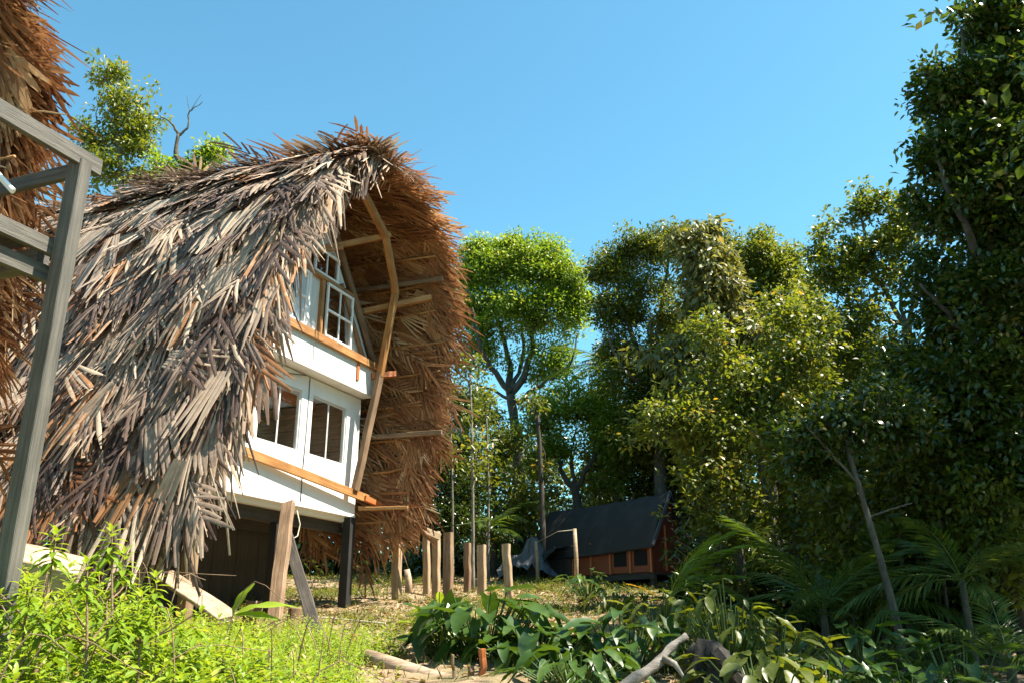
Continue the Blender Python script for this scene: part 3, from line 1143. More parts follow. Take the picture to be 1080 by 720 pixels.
def build_hut():
    base = H(2.0, -2.0, 0)
    t = thing('thatched_hut', 'palm-thatched stilt hut with white wall and sliding windows in the clearing', 'hut', (base[0], base[1], G(base[0], base[1])))
    # lower white wall: two panels with a joint
    wall_grid('wall_panel', [0.0, 0.45, 1.55, 1.695], [3.36, 4.18, 5.22, 5.50], {(1, 1)}, 0.0, 0.10, 'white_paint', t)
    wall_grid('wall_panel', [1.705, 1.87, 2.97, 4.25], [3.36, 4.18, 5.22, 5.50], {(1, 1)}, 0.0, 0.10, 'white_paint', t)
    hbox('bottom_trim', 4.25, 0.0, -0.10, 0.015, 3.30, 3.357, 'white_paint', t)
    sliding_window(1.55, 0.45, 4.18, 5.22, -0.02, t)
    sliding_window(2.97, 1.87, 4.18, 5.22, -0.02, t)
    # side wall, floor, ceiling, back wall of the room
    hbox('floor_slab', 4.25, 0.0, -4.2, -0.104, 3.22, 3.34, 'plastic_white', t)
    for k in range(9):
        b0 = H(0.05 + 0.004 * (k % 2), -0.11, 3.47 + k * 0.235)
        beam('side_plank', b0, b0 - NN * 4.05, 0.08, 0.228, 'wood_brown', t)
    box_pts('side_wall', [H(4.15, -0.104, 3.36), H(4.25, -0.104, 3.36), H(4.25, -4.2, 3.36), H(4.15, -4.2, 3.36),
                          H(4.15, -0.104, 5.5), H(4.25, -0.104, 5.5), H(4.25, -4.2, 5.5), H(4.15, -4.2, 5.5)], 'gable_board', t)
    for k in range(3):
        hbox('wall_plank', 4.14, 0.11, -3.9 + 0.006 * (k % 2), -3.85 + 0.006 * (k % 2), 3.36 + k * 0.235, 3.36 + k * 0.235 + 0.225, 'wood_brown', t)
    hbox('ceiling', 4.25, 0.0, -4.2, -0.104, 5.505, 5.56, 'white_paint', t)
    for a_ in (-1.0, -2.3, -3.4):
        hbox('ceiling_beam', 4.14, 0.11, a_ - 0.06, a_ + 0.06, 5.34, 5.50, 'wood_orange', t)
    beam('ceiling_beam', H(2.35, -0.12, 5.28), H(2.35, -3.8, 5.28), 0.1, 0.12, 'wood_orange', t)
    # protruding slab over the windows, timber sill board
    hbox('slab', 4.4, -0.02, -0.10, 0.27, 5.52, 6.08, 'slab_paint', t)
    hbox('sill_board', 3.4, -0.12, 0.275, 0.34, 6.03, 6.17, 'wood_fresh', t)
    hbox('sill_board', 4.4, -0.05, 0.10, 0.272, 6.085, 6.13, 'wood_pale', t)
    beam('batten_offcut', H(0.62, 0.285, 5.70), H(0.62, 0.285, 6.02), 0.09, 0.02, 'wood_orange', t, up=NN)
    # gable over the slab: boards with openings hidden behind the casements
    A = 0.14
    poly_slab('gable_panel', [(-0.02, 6.13), (0.78, 6.13), (0.78, 7.26), (0.95, 7.36)], A - 0.05, A, 'gable_board', t)
    poly_slab('gable_panel', [(1.72, 6.13), (4.2, 6.13), (2.14, 8.85), (2.14, 7.26), (1.72, 7.26)], A - 0.05, A, 'gable_board', t)
    poly_slab('gable_panel', [(0.97, 7.38), (1.30, 7.38), (1.30, 7.80), (2.12, 7.80), (2.12, 8.85)], A - 0.05, A, 'gable_board', t)
    casement(1.68, 0.82, 6.22, 7.22, 0.22, 2, t)
    casement(2.10, 1.34, 7.30, 7.78, 0.20, 1, t)
    beam('post', H(1.76, 0.16, 6.14), H(1.76, 0.16, 7.3), 0.09, 0.09, 'wood_fresh', t, up=NN)
    beam('post', H(2.14, 0.145, 6.14), H(2.14, 0.145, 7.3), 0.08, 0.08, 'window_white', t, up=NN)
    casement(3.0, 2.24, 6.22, 7.22, 0.20, 2, t)
    # gable rafters, two on the near side of the corner and their mirror images
    for s in (1, -1):
        def m_(u_):
            return u_ if s == 1 else 4.15 - u_
        beam('gable_rafter', H(m_(-0.12), 0.20, 6.16), H(m_(2.03), 0.20, 8.92), 0.11, 0.07, 'wood_brown', t, up=NN)
        beam('gable_rafter', H(m_(0.30), 0.20, 6.17), H(m_(1.22), 0.20, 7.36), 0.08, 0.06, 'wood_brown', t, up=NN)
        beam('gable_rafter', H(m_(-0.35), 0.02, 6.2), H(m_(1.9), 0.02, 9.15), 0.10, 0.08, 'wood_brown', t, up=NN)
    hbox('collar_tie', 3.4, 0.75, 0.15, 0.23, 7.23, 7.30, 'wood_fresh', t)
    # curved arch rib made of kinked timbers
    ks = [(375, 515, 0.16), (401, 395, 0.46), (417, 308, 0.78), (407, 250, 0.93), (380, 197, 1.05)]
    pts = []
    for x, y, a_ in ks:
        q = uz(x, y, a_)
        pts.append(H(q[0], a_, q[1]))
    for i in range(len(pts) - 1):
        d = (pts[i + 1] - pts[i]) / np.linalg.norm(pts[i + 1] - pts[i])
        beam('arch_rib', pts[i] - d * 0.03, pts[i + 1] + d * 0.05, 0.13 if i else 0.15, 0.10 + 0.004 * i, 'wood_fresh' if i else 'wood_brown', t, up=NN, wob=0.004, nseg=4)
    mp = []
    for x, y, a_ in reversed(ks):
        q = uz(x, y, a_)
        mp.append(H(4.15 - q[0], a_, q[1]))
    for i in range(len(mp) - 1):
        beam('arch_rib', mp[i], mp[i + 1], 0.13, 0.11, 'wood_brown', t, up=NN, wob=0.004, nseg=4)
    # ties from the gable out to the rib
    for (x0, y0, a0, x1, y1, a1, w_, mt) in ((338, 263, 0.15, 411, 248, 0.95, 0.11, 'wood_fresh'), (384, 329, 0.12, 455, 314, 1.25, 0.12, 'wood_fresh'), (392, 396, 0.30, 417, 394, 0.62, 0.12, 'wood_orange'), (331, 266, 0.45, 362, 262, 0.75, 0.05, 'wood_fresh')):
        q0, q1 = uz(x0, y0, a0), uz(x1, y1, a1)
        beam('tie_beam', H(q0[0], a0, q0[1]), H(q1[0], a1, q1[1]), w_, w_ * 0.9, mt, t, wob=0.004, nseg=3)
    for zz, uq in ((7.9, -0.3), (4.9, -0.45)):
        beam('purlin', H(uq, -2.0, zz), H(uq, 1.5, zz - 0.05), 0.08, 0.09, 'wood_brown', t, wob=0.004, nseg=4)
    # long board in front of the wall and short boards past the corner
    q0, q1 = uz(238, 466, 0.05), uz(399, 530, 0.16)
    beam('loose_board', H(q0[0] + 0.6, 0.05, q0[1] + 0.02), H(q1[0], 0.16, q1[1]), 0.045, 0.15, 'wood_fresh', t, wob=0.003, nseg=4)
    q0, q1 = uz(379, 536, 0.1), uz(430, 535, 0.95)
    beam('loose_board', H(q0[0], 0.1, q0[1]), H(q1[0], 0.95, q1[1]), 0.12, 0.06, 'wood_fresh', t, wob=0.003, nseg=3)
    q0, q1 = uz(385, 525, 0.25), uz(436, 548, 0.55)
    beam('loose_board', H(q0[0], 0.25, q0[1]), H(q1[0], 0.55, q1[1]), 0.05, 0.10, 'wood_orange', t, wob=0.003, nseg=3)
    # joists under the floor
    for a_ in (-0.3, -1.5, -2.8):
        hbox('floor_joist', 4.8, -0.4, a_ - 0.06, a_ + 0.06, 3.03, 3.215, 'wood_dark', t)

    # stilts
    def stilt(u_, a_, w_, mt, top=3.29, **k_):
        b = H(u_, a_, 0)
        beam('stilt', V(b[0], b[1], G(b[0], b[1]) - 0.2), H(u_, a_, top), w_, w_, mt, t, up=NN, **k_)
    stilt(0.09, -0.05, 0.17, 'wood_black')
    stilt(1.95, -0.25, 0.15, 'wood_black', top=3.02)
    stilt(4.45, 0.30, 0.15, 'wood_brown', top=3.3, wob=0.004, nseg=5)
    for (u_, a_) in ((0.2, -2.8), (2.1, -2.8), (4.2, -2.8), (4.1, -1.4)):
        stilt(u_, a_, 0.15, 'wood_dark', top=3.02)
    # slanting prop and its brace
    pt = uz(304, 531, 0.28)
    pb = V(-3.08, 11.6, 0)
    beam('prop', V(pb[0], pb[1], G(pb[0], pb[1]) - 0.15), H(pt[0], 0.28, pt[1]), 0.10, 0.19, 'wood_brown', t, up=NN, wob=0.006, nseg=6)
    p0 = H(*(uz(303, 565, 0.35)[0], 0.35, uz(303, 565, 0.35)[1]))
    bb = V(-2.30, 11.0, 0)
    beam('brace', V(bb[0], bb[1], G(bb[0], bb[1]) - 0.1), p0, 0.06, 0.16, 'wood_shaded', t, up=NN, wob=0.005, nseg=5)
    # boards added below the floor to block light and keep it dark
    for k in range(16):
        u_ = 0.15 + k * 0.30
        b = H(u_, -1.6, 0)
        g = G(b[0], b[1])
        beam('shade_board', V(b[0], b[1], g - 0.1) + NN * 0.01 * (k % 2), H(u_, -1.6 + 0.01 * (k % 2), 3.21), 0.30, 0.03, 'wood_dark', t, up=NN)
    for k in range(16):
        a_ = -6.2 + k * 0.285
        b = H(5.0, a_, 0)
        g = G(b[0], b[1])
        beam('shade_board', V(b[0], b[1], g - 0.1), H(5.0, a_, 3.02), 0.03, 0.275, 'wood_dark', t, up=NN)
    # cable down the joint and loop over the slab
    tube('cable', [H(2.9, 0.02, 5.47), H(2.6, 0.02, 5.40), H(2.3, 0.03, 5.40), H(1.85, 0.03, 5.49)], 0.008, 'rubber_black', t, sides=5)
    tube('cable', [H(1.70, 0.012, 5.49), H(1.69, 0.014, 4.6), H(1.71, 0.012, 3.8), H(1.70, 0.012, 3.38)], 0.007, 'rubber_black', t, sides=5)
    # pole sticking out along the ridge
    q = uz(232, 160, -2.6)
    tube('ridge_pole', [H(1.9, -5.5, 9.62), H(1.9, -2.4, 9.60), H(1.88, 0.4, 9.52)], [0.03, 0.035, 0.03], 'wood_grey', t, sides=6, jit=0.05)
    build_roof(t, 0, 0, -6.6, True, True, (130, 95), 11)
    # far gable closes the roof at the back
    poly_slab('back_gable', [(4.5, 5.7), (3.9, 7.3), (2.9, 8.6), (1.95, 9.0), (0.9, 8.8), (0.1, 8.3), (-0.45, 7.0), (-0.5, 5.7)], -4.5, -4.4, 'thatch_core', t)


build_hut()


def build_hut2():
    D, dz = 9.3, -1.0
    b = H(2.0, -1.0, 0, D)
    t = thing('thatched_hut', 'nearer palm-thatched hut with grey deck railing, cut by the left edge', 'hut', (b[0], b[1], G(b[0], b[1])))
    build_roof(t, D, dz, -3.6, False, True, (0, 220), 41, edge_right=lambda z: 1.25, mixr=(0.25, 0.1, 0.65), dens=1.35, skew_in=0.5)
    poly_slab('wall', [(4.2, 3.3), (4.2, 6.1), (2.0, 8.8), (-0.1, 6.1), (0.0, 3.3)], -0.1, 0.0, 'wood_brown', t, D, dz)
    for (u_, a_) in ((0.1, -0.05), (4.0, -0.05), (0.1, -3.0), (4.0, -3.0)):
        q = H(u_, a_, 0, D)
        beam('stilt', V(q[0], q[1], G(q[0], q[1]) - 0.2), H(u_, a_, 3.3, D, dz), 0.16, 0.16, 'wood_dark', t, up=NN)
    # deck: corner post, rails, joists
    X0, Y0 = at(85, 172, 5.5)[:2]
    top = at(85, 172, 5.5)[2]
    P = V(X0, Y0, 0)
    beam('deck_post', V(X0, Y0, G(X0, Y0) - 0.2), V(X0, Y0, top), 0.10, 0.13, 'wood_grey', t, up=NN, ch=0.006, wob=0.002, nseg=6)
    rail_z = top + 0.02
    beam('handrail', P + UU * -0.14 + ZZ * rail_z + NN * 0.03, P + UU * 3.0 + ZZ * rail_z + NN * 0.03, 0.05, 0.13, 'wood_grey', t, ch=0.005)
    beam('handrail', P + NN * -0.06 + ZZ * (rail_z - 0.075) , P + NN * -2.6 + ZZ * (rail_z - 0.10), 0.05, 0.11, 'wood_grey', t, ch=0.005)
    dk = at(45, 262, 5.5)[2]
    for off, za, zb in ((-0.09, dk, 0.10), (-0.16, dk - 0.17, 0.10)):
        beam('deck_joist', P + NN * off + UU * -0.06 + ZZ * za, P + NN * off + UU * 3.0 + ZZ * za, 0.05, 0.12, 'wood_grey', t, ch=0.005)
    beam('deck_joist', P + NN * -0.20 + ZZ * (dk - 0.05), P + NN * -2.6 + ZZ * (dk - 0.05), 0.10, 0.15, 'wood_grey', t, ch=0.005)
    for k in range(12):
        q = P + NN * -0.25 + UU * (0.06 + 0.15 * k) + ZZ * (dk + 0.09)
        beam('deck_board', q, q + NN * -2.3, 0.135, 0.03, 'wood_dark', t)
    q0 = at(14, 202, 5.2)
    beam('baluster', q0 + V(-0.55, 0, 0.55), q0, 0.03, 0.04, 'window_white', t, up=NN)
    for (u_, n_) in ((2.6, 0.0), (2.6, -2.4), (0.0, -2.4)):
        q = P + UU * u_ + NN * n_
        beam('deck_post', V(q[0], q[1], G(q[0], q[1]) - 0.2), V(q[0], q[1], top), 0.10, 0.13, 'wood_grey', t, up=NN)


build_hut2()

#@@PART3@@
# ------------------------------------------------------------------ small timber things in the clearing
def on_ground(px, py, lift=0.0):
    r_ = ray(px, py)
    for Y in np.arange(4, 60, 0.02):
        q = V(0, 0, EYE) + r_ * (Y / r_[1])
        if q[2] <= G(q[0], q[1]) + lift:
            return q
    return q


POSTS = [  # x, y bottom, y top, Y, width, label
    (419, 631, 563, 16.9, 0.17, 'squared weathered post under the hanging thatch edge, left end of the row'),
    (450, 623, 563, 18.4, 0.14, 'squared post second from the left, in the back line under the beam'),
    (460, 631, 560, 17.2, 0.15, 'squared post carrying the right end of the loose beam'),
    (473, 637, 561, 16.3, 0.17, 'thick cracked post right of the loose beam'),
    (493, 621, 572, 18.6, 0.14, 'short reddish post in the middle of the row'),
    (508, 625, 574, 17.9, 0.17, 'broad short post behind the big leafy plant'),
    (536, 635, 573, 16.5, 0.15, 'leaning slim post at the right end of the row'),
]
for i, (x, yb, yt, Y, w_, lab) in enumerate(POSTS):
    b = at(x + (2 if i == 6 else 0), yb, Y)
    tp = at(x - (2 if i == 6 else 0), yt, Y)
    g = G(b[0], b[1])
    o = beam('timber_post', V(b[0], b[1], g - 0.15), tp, w_, w_ * 0.9, 'wood_brown' if i in (3, 4) else 'wood_pale', None, up=(0.96, -0.28, 0), wob=0.006, nseg=6, ch=0.012)
    tag(o, lab, 'post', 'cut-off timber posts beside the hut')
o = beam('timber_beam', at(424, 549, 16.4), at(463, 566, 16.9), 0.10, 0.13, 'wood_pale', None, wob=0.003, nseg=3)
tag(o, 'pale loose beam lying on the posts beside the thatch', 'beam')
for (x, yb, yt, Y, r_, lab) in ((431, 622, 600, 18.6, 0.075, 'short round stump post behind the leftmost squared post'), (608, 622, 557, 19.3, 0.05, 'thin round pole standing before the dark cabin'), (567, 606, 570, 22.0, 0.05, 'thin round pole at the far left corner of the dark cabin')):
    b = at(x, yb, Y)
    tp = at(x - 2, yt, Y)
    q = [V(b[0], b[1], G(b[0], b[1]) - 0.1), (b + tp) / 2 + V(0.015, 0, 0), tp]
    o = tube('round_pole', q, [r_, r_ * 0.95, r_ * 0.85], 'log_pale' if r_ > 0.06 else 'wood_pale', None, sides=9, jit=0.06)
    tag(o, lab, 'pole')
o = tube('clothes_line', [at(567, 571, 22.0), at(588, 560, 20.5), at(607, 558, 19.3)], 0.008, 'rope_pale', None, sides=4)
tag(o, 'thin line strung between two poles before the cabin', 'line')


def plank(name, px0, py0, px1, py1, Y0, Y1, w_, h_, mt, lab, cat, up=(0, 0, 1), **k_):
    o = beam(name, at(px0, py0, Y0), at(px1, py1, Y1), w_, h_, mt, None, up=up, wob=0.004, nseg=5, **k_)
    return tag(o, lab, cat)


plank('plank', 172, 605, 242, 652, 10.6, 9.4, 0.24, 0.05, 'log_pale', 'broad pale plank slanting down the bank below the thatch', 'plank', up=(0.3, -0.6, 0.7))
plank('timber_slab', -40, 578, 82, 606, 7.2, 7.6, 0.30, 0.20, 'log_pale', 'pale sawn timber behind the bush at the left edge', 'timber', up=(0.1, -0.5, 0.8))
# short stumps below the floor
for (x, y, Y, r_, h_, lab, mt) in ((268, 632, 12.9, 0.13, 0.36, 'short cut stump in the shade behind the slanting prop', 'wood_brown'), (311, 632, 12.9, 0.10, 0.30, 'small stump right of the slanting prop', 'wood_brown'), (372, 664, 10.9, 0.05, 0.16, 'little broken stub in the weeds right of the brace', 'wood_orange')):
    b = at(x, y, Y)
    g = G(b[0], b[1])
    rg = np.random.default_rng(int(x))
    vs, fs = tube_arrays([V(0, 0, -0.1), V(0, 0, h_ * 0.5), V(0.01, 0, h_ * 0.92), V(0.01, 0, h_)], [r_ * 1.15, r_ * 1.0, r_ * 0.97, r_ * 0.85], 11, rg, 0.07)
    o = link('stump', mesh_from('stump', vs, fs, mt), None, (b[0], b[1], g))
    tag(o, lab, 'stump')

# log and dead wood in front
wood_mat('stump_dark', (0.006, 0.005, 0.004), (0.02, 0.016, 0.013), (0.06, 0.05, 0.04), rough=0.9, grain=(5, 5, 1.0), scale=5)
wood_mat('log_grey', (0.06, 0.05, 0.042), (0.16, 0.14, 0.12), (0.29, 0.265, 0.235), rough=0.9, grain=(2, 6, 6), scale=4)
o = tube('fallen_log', [at(385, 692, 9.3), at(420, 704, 9.2), at(455, 714, 9.1), at(490, 722, 9.05)], [0.085, 0.095, 0.09, 0.075], 'log_pale', None, sides=11, jit=0.07)
tag(o, 'pale fallen log in the weeds at the bottom edge', 'log')
t = thing('dead_branch', 'bare grey dead branch arching up from the bottom edge', 'branch', (1.05, 8.0, G(1.05, 8.0)))
tube('limb', curve_pts([at(630, 745, 7.7), at(668, 716, 7.8), at(690, 702, 7.9), at(708, 682, 8.0), at(724, 670, 8.05)], 14), [0.058 - 0.0022 * k + 0.006 * math.sin(k * 1.9) for k in range(15)], 'log_grey', t, sides=12, jit=0.13)
tube('twig', [at(700, 694, 7.9), at(712, 700, 7.8), at(720, 712, 7.7)], [0.03, 0.025, 0.015], 'bark_pale', t, sides=6, jit=0.08)
b = at(742, 700, 8.2)
t = thing('rotten_stump', 'dark rotten stump with ribbed sides beside the dead branch', 'stump', (b[0], b[1], G(b[0], b[1])))
rg = np.random.default_rng(5)
bz = G(b[0], b[1])
top = at(742, 678, 8.2)[2] - bz
vs, fs = [], []
for i, (f, r_) in enumerate(((-0.1, 0.30), (0.25, 0.21), (0.6, 0.17), (0.85, 0.15), (1.0, 0.11))):
    for k in range(20):
        th_ = 2 * math.pi * k / 20
        rr = r_ * (1 + 0.28 * math.sin(5 * th_ + 1 + 0.5 * f) + 0.1 * math.sin(11 * th_) + rg.normal(0, 0.06))
        vs.append((rr * math.cos(th_) + 0.05 * f, rr * math.sin(th_), f * top + (rg.normal(0, 0.025) if i == 4 else 0)))
for i in range(4):
    for k in range(20):
        a0, a1 = i * 20 + k, i * 20 + (k + 1) % 20
        fs.append((a0, a1, a1 + 20, a0 + 20))
fs.append(tuple(range(80, 100)))
link('trunk', mesh_from('trunk', vs, fs, 'stump_dark', smooth_=True), t)
link('root', mesh_from('root', *tube_arrays([V(0.1, -0.1, 0.35), V(0.25, -0.3, 0.12), V(0.4, -0.6, -0.03)], [0.1, 0.08, 0.04], 8, rg, 0.1), 'stump_dark'), t)
for k, (x, yb, yt, lab) in enumerate(((507, 725, 684, 'taller reddish broken stake below the big leafy plant'), (495, 725, 702, 'short splintered stake left of the reddish one'), (478, 716, 690, 'thin splintered stake at the left of the broken stakes'))):
    bq = at(x, yb, 8.9)
    o = beam('broken_stake', V(bq[0], bq[1], G(bq[0], bq[1]) - 0.1), at(x + 1, yt, 8.9), 0.06 if k < 2 else 0.03, 0.05 if k < 2 else 0.03, 'wood_orange' if k == 0 else 'wood_brown', None, up=(0.6, -0.8, 0), wob=0.01, nseg=4)
    tag(o, lab, 'stake', 'broken stakes at the bottom edge')


def ground_line(name, pix, r_, mt, lab, cat, lift=0.03):
    pts = [on_ground(x, y) + V(0, 0, lift) for x, y in pix]
    o = tube(name, curve_pts(pts, 24), r_, mt, None, sides=6)
    return tag(o, lab, cat)


ground_line('white_pipe', [(150, 637), (185, 642), (230, 648), (262, 650)], 0.022, 'plastic_white', 'thin white pipe lying below the pale plank', 'pipe', 0.06)
ground_line('rope', [(262, 650), (300, 652), (345, 655), (385, 659), (406, 661)], 0.014, 'rope_pale', 'pale yellow rope stretched over the ground behind the props', 'rope', 0.05)
ground_line('rubber_hose', [(396, 676), (404, 670), (407, 664), (404, 660)], 0.014, 'rubber_black', 'short piece of black hose at the end of the rope', 'hose', 0.03)
p_ = uz(306, 545, 0.30)
o = tube('string', [H(p_[0] - 0.02, 0.40, p_[1] + 0.1), H(p_[0] - 0.10, 0.42, p_[1] - 0.1), H(p_[0] - 0.06, 0.42, p_[1] - 0.28), H(p_[0] + 0.05, 0.42, p_[1] - 0.33)], 0.010, 'rope_pale', None, sides=5)
tag(o, 'frayed string tied to the head of the slanting prop', 'string')
# fairy-light wire behind the posts
o = tube('green_wire', [at(426, 557, 19.5), at(460, 556, 19.8), at(484, 553, 20.0), at(512, 548, 20.5)], 0.012, 'grass', None, sides=4)
tag(o, 'thin green line stretched behind the row of posts', 'line')


# ------------------------------------------------------------------ dark cabin
def build_cabin():
    d = V(-0.66, 0.75, 0)
    d /= np.linalg.norm(d)
    e = V(-d[1], d[0], 0)                       # towards the camera side
    Rn = V(3.73, 20.8, 4.5)
    L = 4.0
    g = 2.25

    def Q(l, w_, z):
        return V(Rn[0], Rn[1], 0) + d * l + e * w_ + ZZ * z
    b = Q(L / 2, 0, 0)
    t = thing('cabin', 'dark tarp-roofed cabin with orange walls at the forest edge', 'cabin', (b[0], b[1], G(b[0], b[1])))
    o = origin(t)
    # roof sheets: steep sagging tarp, two slopes
    for sg, nm in ((1, 'roof_tarp'), (-1, 'roof_tarp')):
        vs, fs = [], []
        nl, nw = 16, 6
        rg = np.random.default_rng(3)
        for lay in (0, 1):
            for i in range(nl + 1):
                for j in range(nw + 1):
                    f = j / nw
                    l = -0.12 + (L + 0.2) * i / nl
                    w_ = sg * (0.66 * f + 0.10 * math.sin(f * math.pi) + 0.10 * f * f)
                    z = 4.5 - 1.32 * f ** 1.15 - 0.10 * (i / nl) - 0.05 * math.sin(i / nl * math.pi)
                    z += rg.normal(0, 0.012) * (1 - lay)
                    vs.append(Q(l, w_ - sg * 0.03 * lay, z - 0.03 * lay) - o)
        w2 = nw + 1
        mm_ = (nl + 1) * w2
        for i in range(nl):
            for j in range(nw):
                a_ = i * w2 + j
                fs.append((a_, a_ + 1, a_ + w2 + 1, a_ + w2))
                fs.append((mm_ + a_, mm_ + a_ + w2, mm_ + a_ + w2 + 1, mm_ + a_ + 1))
        for j in range(nw):
            for i in (0, nl):
                a_ = i * w2 + j
                fs.append((a_, a_ + 1, a_ + 1 + mm_, a_ + mm_))
        for i in range(nl):
            for j in (0, nw):
                a_ = i * w2 + j
                fs.append((a_, a_ + w2, a_ + w2 + mm_, a_ + mm_))
        link(nm, mesh_from(nm, vs, fs, 'tarp_black', smooth_=False), t)
    beam('edge_board', Q(-0.15, 0.0, 4.5), Q(-0.15, 0.77, 3.20), 0.10, 0.03, 'tarp_grey', t, up=d)
    # walls
    for sg in (1, -1):
        for k in range(6):
            l0 = 0.05 + k * 0.64
            beam('wall_board', Q(l0, sg * 0.60, 2.98), Q(l0 + 0.62, sg * 0.60, 2.98), 0.04, 0.74, 'wall_orange', t)
        for k in range(7):
            l0 = 0.03 + k * 0.64
            beam('stud', Q(l0, sg * 0.63, 2.6), Q(l0, sg * 0.63, 3.38), 0.06, 0.05, 'wood_orange', t, up=d)
    for l0 in (0.16, 0.80):
        w = beam('window', Q(l0, 0.622, 2.95), Q(l0 + 0.40, 0.622, 2.95), 0.012, 0.36, 'window_dark', t)
    # end wall: vertical red boards under the gable
    for k in range(6):
        w0 = -0.55 + k * 0.22
        zt = 4.42 - 1.18 * (abs(w0) / 0.62) ** 1.0 * 0.9
        beam('end_board', Q(0.02, w0, 2.6), Q(0.02, w0, max(3.3, zt)), 0.03, 0.21, 'wall_red', t, up=e)
    beam('door_frame', Q(-0.02, 0.15, 2.65), Q(-0.02, 0.15, 3.7), 0.04, 0.06, 'wood_orange', t, up=e)
    # floor frame and stilts
    for sg in (0.55, -0.55):
        beam('floor_beam', Q(0, sg, 2.53), Q(L, sg, 2.50), 0.10, 0.14, 'wood_dark', t)
    beam('floor', Q(0, 0, 2.585), Q(L, 0, 2.56), 1.2, 0.04, 'wood_dark', t)
    for l in (0.1, 1.4, 2.7, 3.9):
        for sg in (0.5, -0.5):
            q = Q(l, sg, 0)
            beam('stilt', V(q[0], q[1], G(q[0], q[1]) - 0.2), V(q[0], q[1], 2.47), 0.12, 0.12, 'wood_dark', t, up=e)
    # porch flap at the far end, lying heap of tarp
    vs, fs = [], []
    rg = np.random.default_rng(8)
    for i in range(7):
        for j in range(6):
            vs.append(Q(2.7 + i * 0.27, 0.66 + j * 0.14, 3.42 - 0.05 * i - 0.20 * j / 5 * (1 + 0.5 * math.sin(i * 1.3)) - (0.5 if j == 5 else 0) * (0.5 + 0.5 * math.sin(i * 2.1)) * 0.4 + rg.normal(0, 0.03)) - o)
    for i in range(6):
        for j in range(5):
            a_ = i * 6 + j
            fs.append((a_, a_ + 1, a_ + 7, a_ + 6))
    link('porch_flap', mesh_from('porch_flap', vs, fs, 'tarp_black'), t)
    for k in range(5):
        beam('porch_wall', Q(2.75 + 0.33 * k, 0.70, 2.55), Q(2.75 + 0.33 * k, 0.70, 3.25), 0.31, 0.03, 'wood_dark', t, up=e)
    return t


build_cabin()
# crumpled tarp heap left of the cabin
rg = np.random.default_rng(12)
vs, fs = [], []
b = at(556, 610, 22.5)
bz = G(b[0], b[1])
for i in range(13):
    for j in range(9):
        x = (i / 12 - 0.5) * 1.5
        y = (j / 8 - 0.5) * 1.0
        z = 1.05 * math.exp(-(x * 1.5) ** 2 - (y * 1.9) ** 2) * (1 + 0.25 * math.sin(7 * x + 3 * y)) + rg.normal(0, 0.05) - 0.08
        vs.append((x + rg.normal(0, 0.02), y, z))
for i in range(12):
    for j in range(8):
        a_ = i * 9 + j
        fs.append((a_, a_ + 9, a_ + 10, a_ + 1))
o = link('tarp_heap', mesh_from('tarp_heap', vs, fs, 'tarp_grey'), None, (b[0], b[1], bz))
tag(o, 'crumpled blue-grey tarp heap left of the dark cabin', 'tarp')


# ------------------------------------------------------------------ trees
LB = dict(L=0.125, asp=0.5, mat='leaf_bright')
LY = dict(L=0.125, asp=0.45, mat='leaf_yellow')
LM = dict(L=0.125, asp=0.45, mat='leaf_mid')
LD = dict(L=0.125, asp=0.45, mat='leaf_dark')
LP = dict(L=0.26, asp=0.38, mat='leaf_pale', droop=0.7)


def limb(pix, Y, ra, rb):
    return ([at(x, y, Y + dy) for x, y, dy in pix], ra, rb)


# umbrella-crowned tree
make_tree('broadleaf_tree', 'tall tree with domed light green crown just right of the thatch', [at(549, 604, 27), at(548, 520, 27), at(545, 465, 27), at(538, 415, 27)], 0.22, 0.15,
          [limb([(538, 415, 0), (520, 390, -0.5), (505, 360, -1), (498, 325, -1)], 27, 0.13, 0.03), limb([(538, 415, 0), (536, 380, 0.5), (525, 340, 0.5), (520, 300, 0.5)], 27, 0.12, 0.03),
           limb([(539, 418, 0), (556, 388, 0), (562, 350, 0), (570, 300, 0)], 27, 0.14, 0.03), limb([(545, 425, 0), (575, 402, -0.5), (600, 385, -1), (612, 350, -1)], 27, 0.08, 0.02),
           limb([(540, 412, 0), (552, 370, 0.8), (548, 340, 1.2), (545, 310, 1.2)], 27, 0.08, 0.02), limb([(536, 420, 0), (510, 408, 0.5), (490, 400, 0.5)], 27, 0.06, 0.02)],
          [lobe(512, 282, 27, 34, 24, 80), lobe(555, 280, 27, 44, 24, 95), lobe(594, 298, 27, 26, 27, 62), lobe(496, 320, 27, 22, 34, 46), lobe(548, 322, 27, 54, 30, 90),
           lobe(602, 335, 27, 16, 30, 26), lobe(578, 380, 27, 28, 22, 34), lobe(512, 372, 27, 26, 24, 30), lobe(545, 345, 27, 50, 30, 16), lobe(500, 262, 27, 12, 10, 10), lobe(535, 258, 27, 14, 9, 12), lobe(610, 318, 27, 12, 14, 12), lobe(575, 264, 27, 12, 8, 8)], LB, 21, bark='bark_dark', nl=110, cr=0.46, twig=0.02, loose_f=0.5)
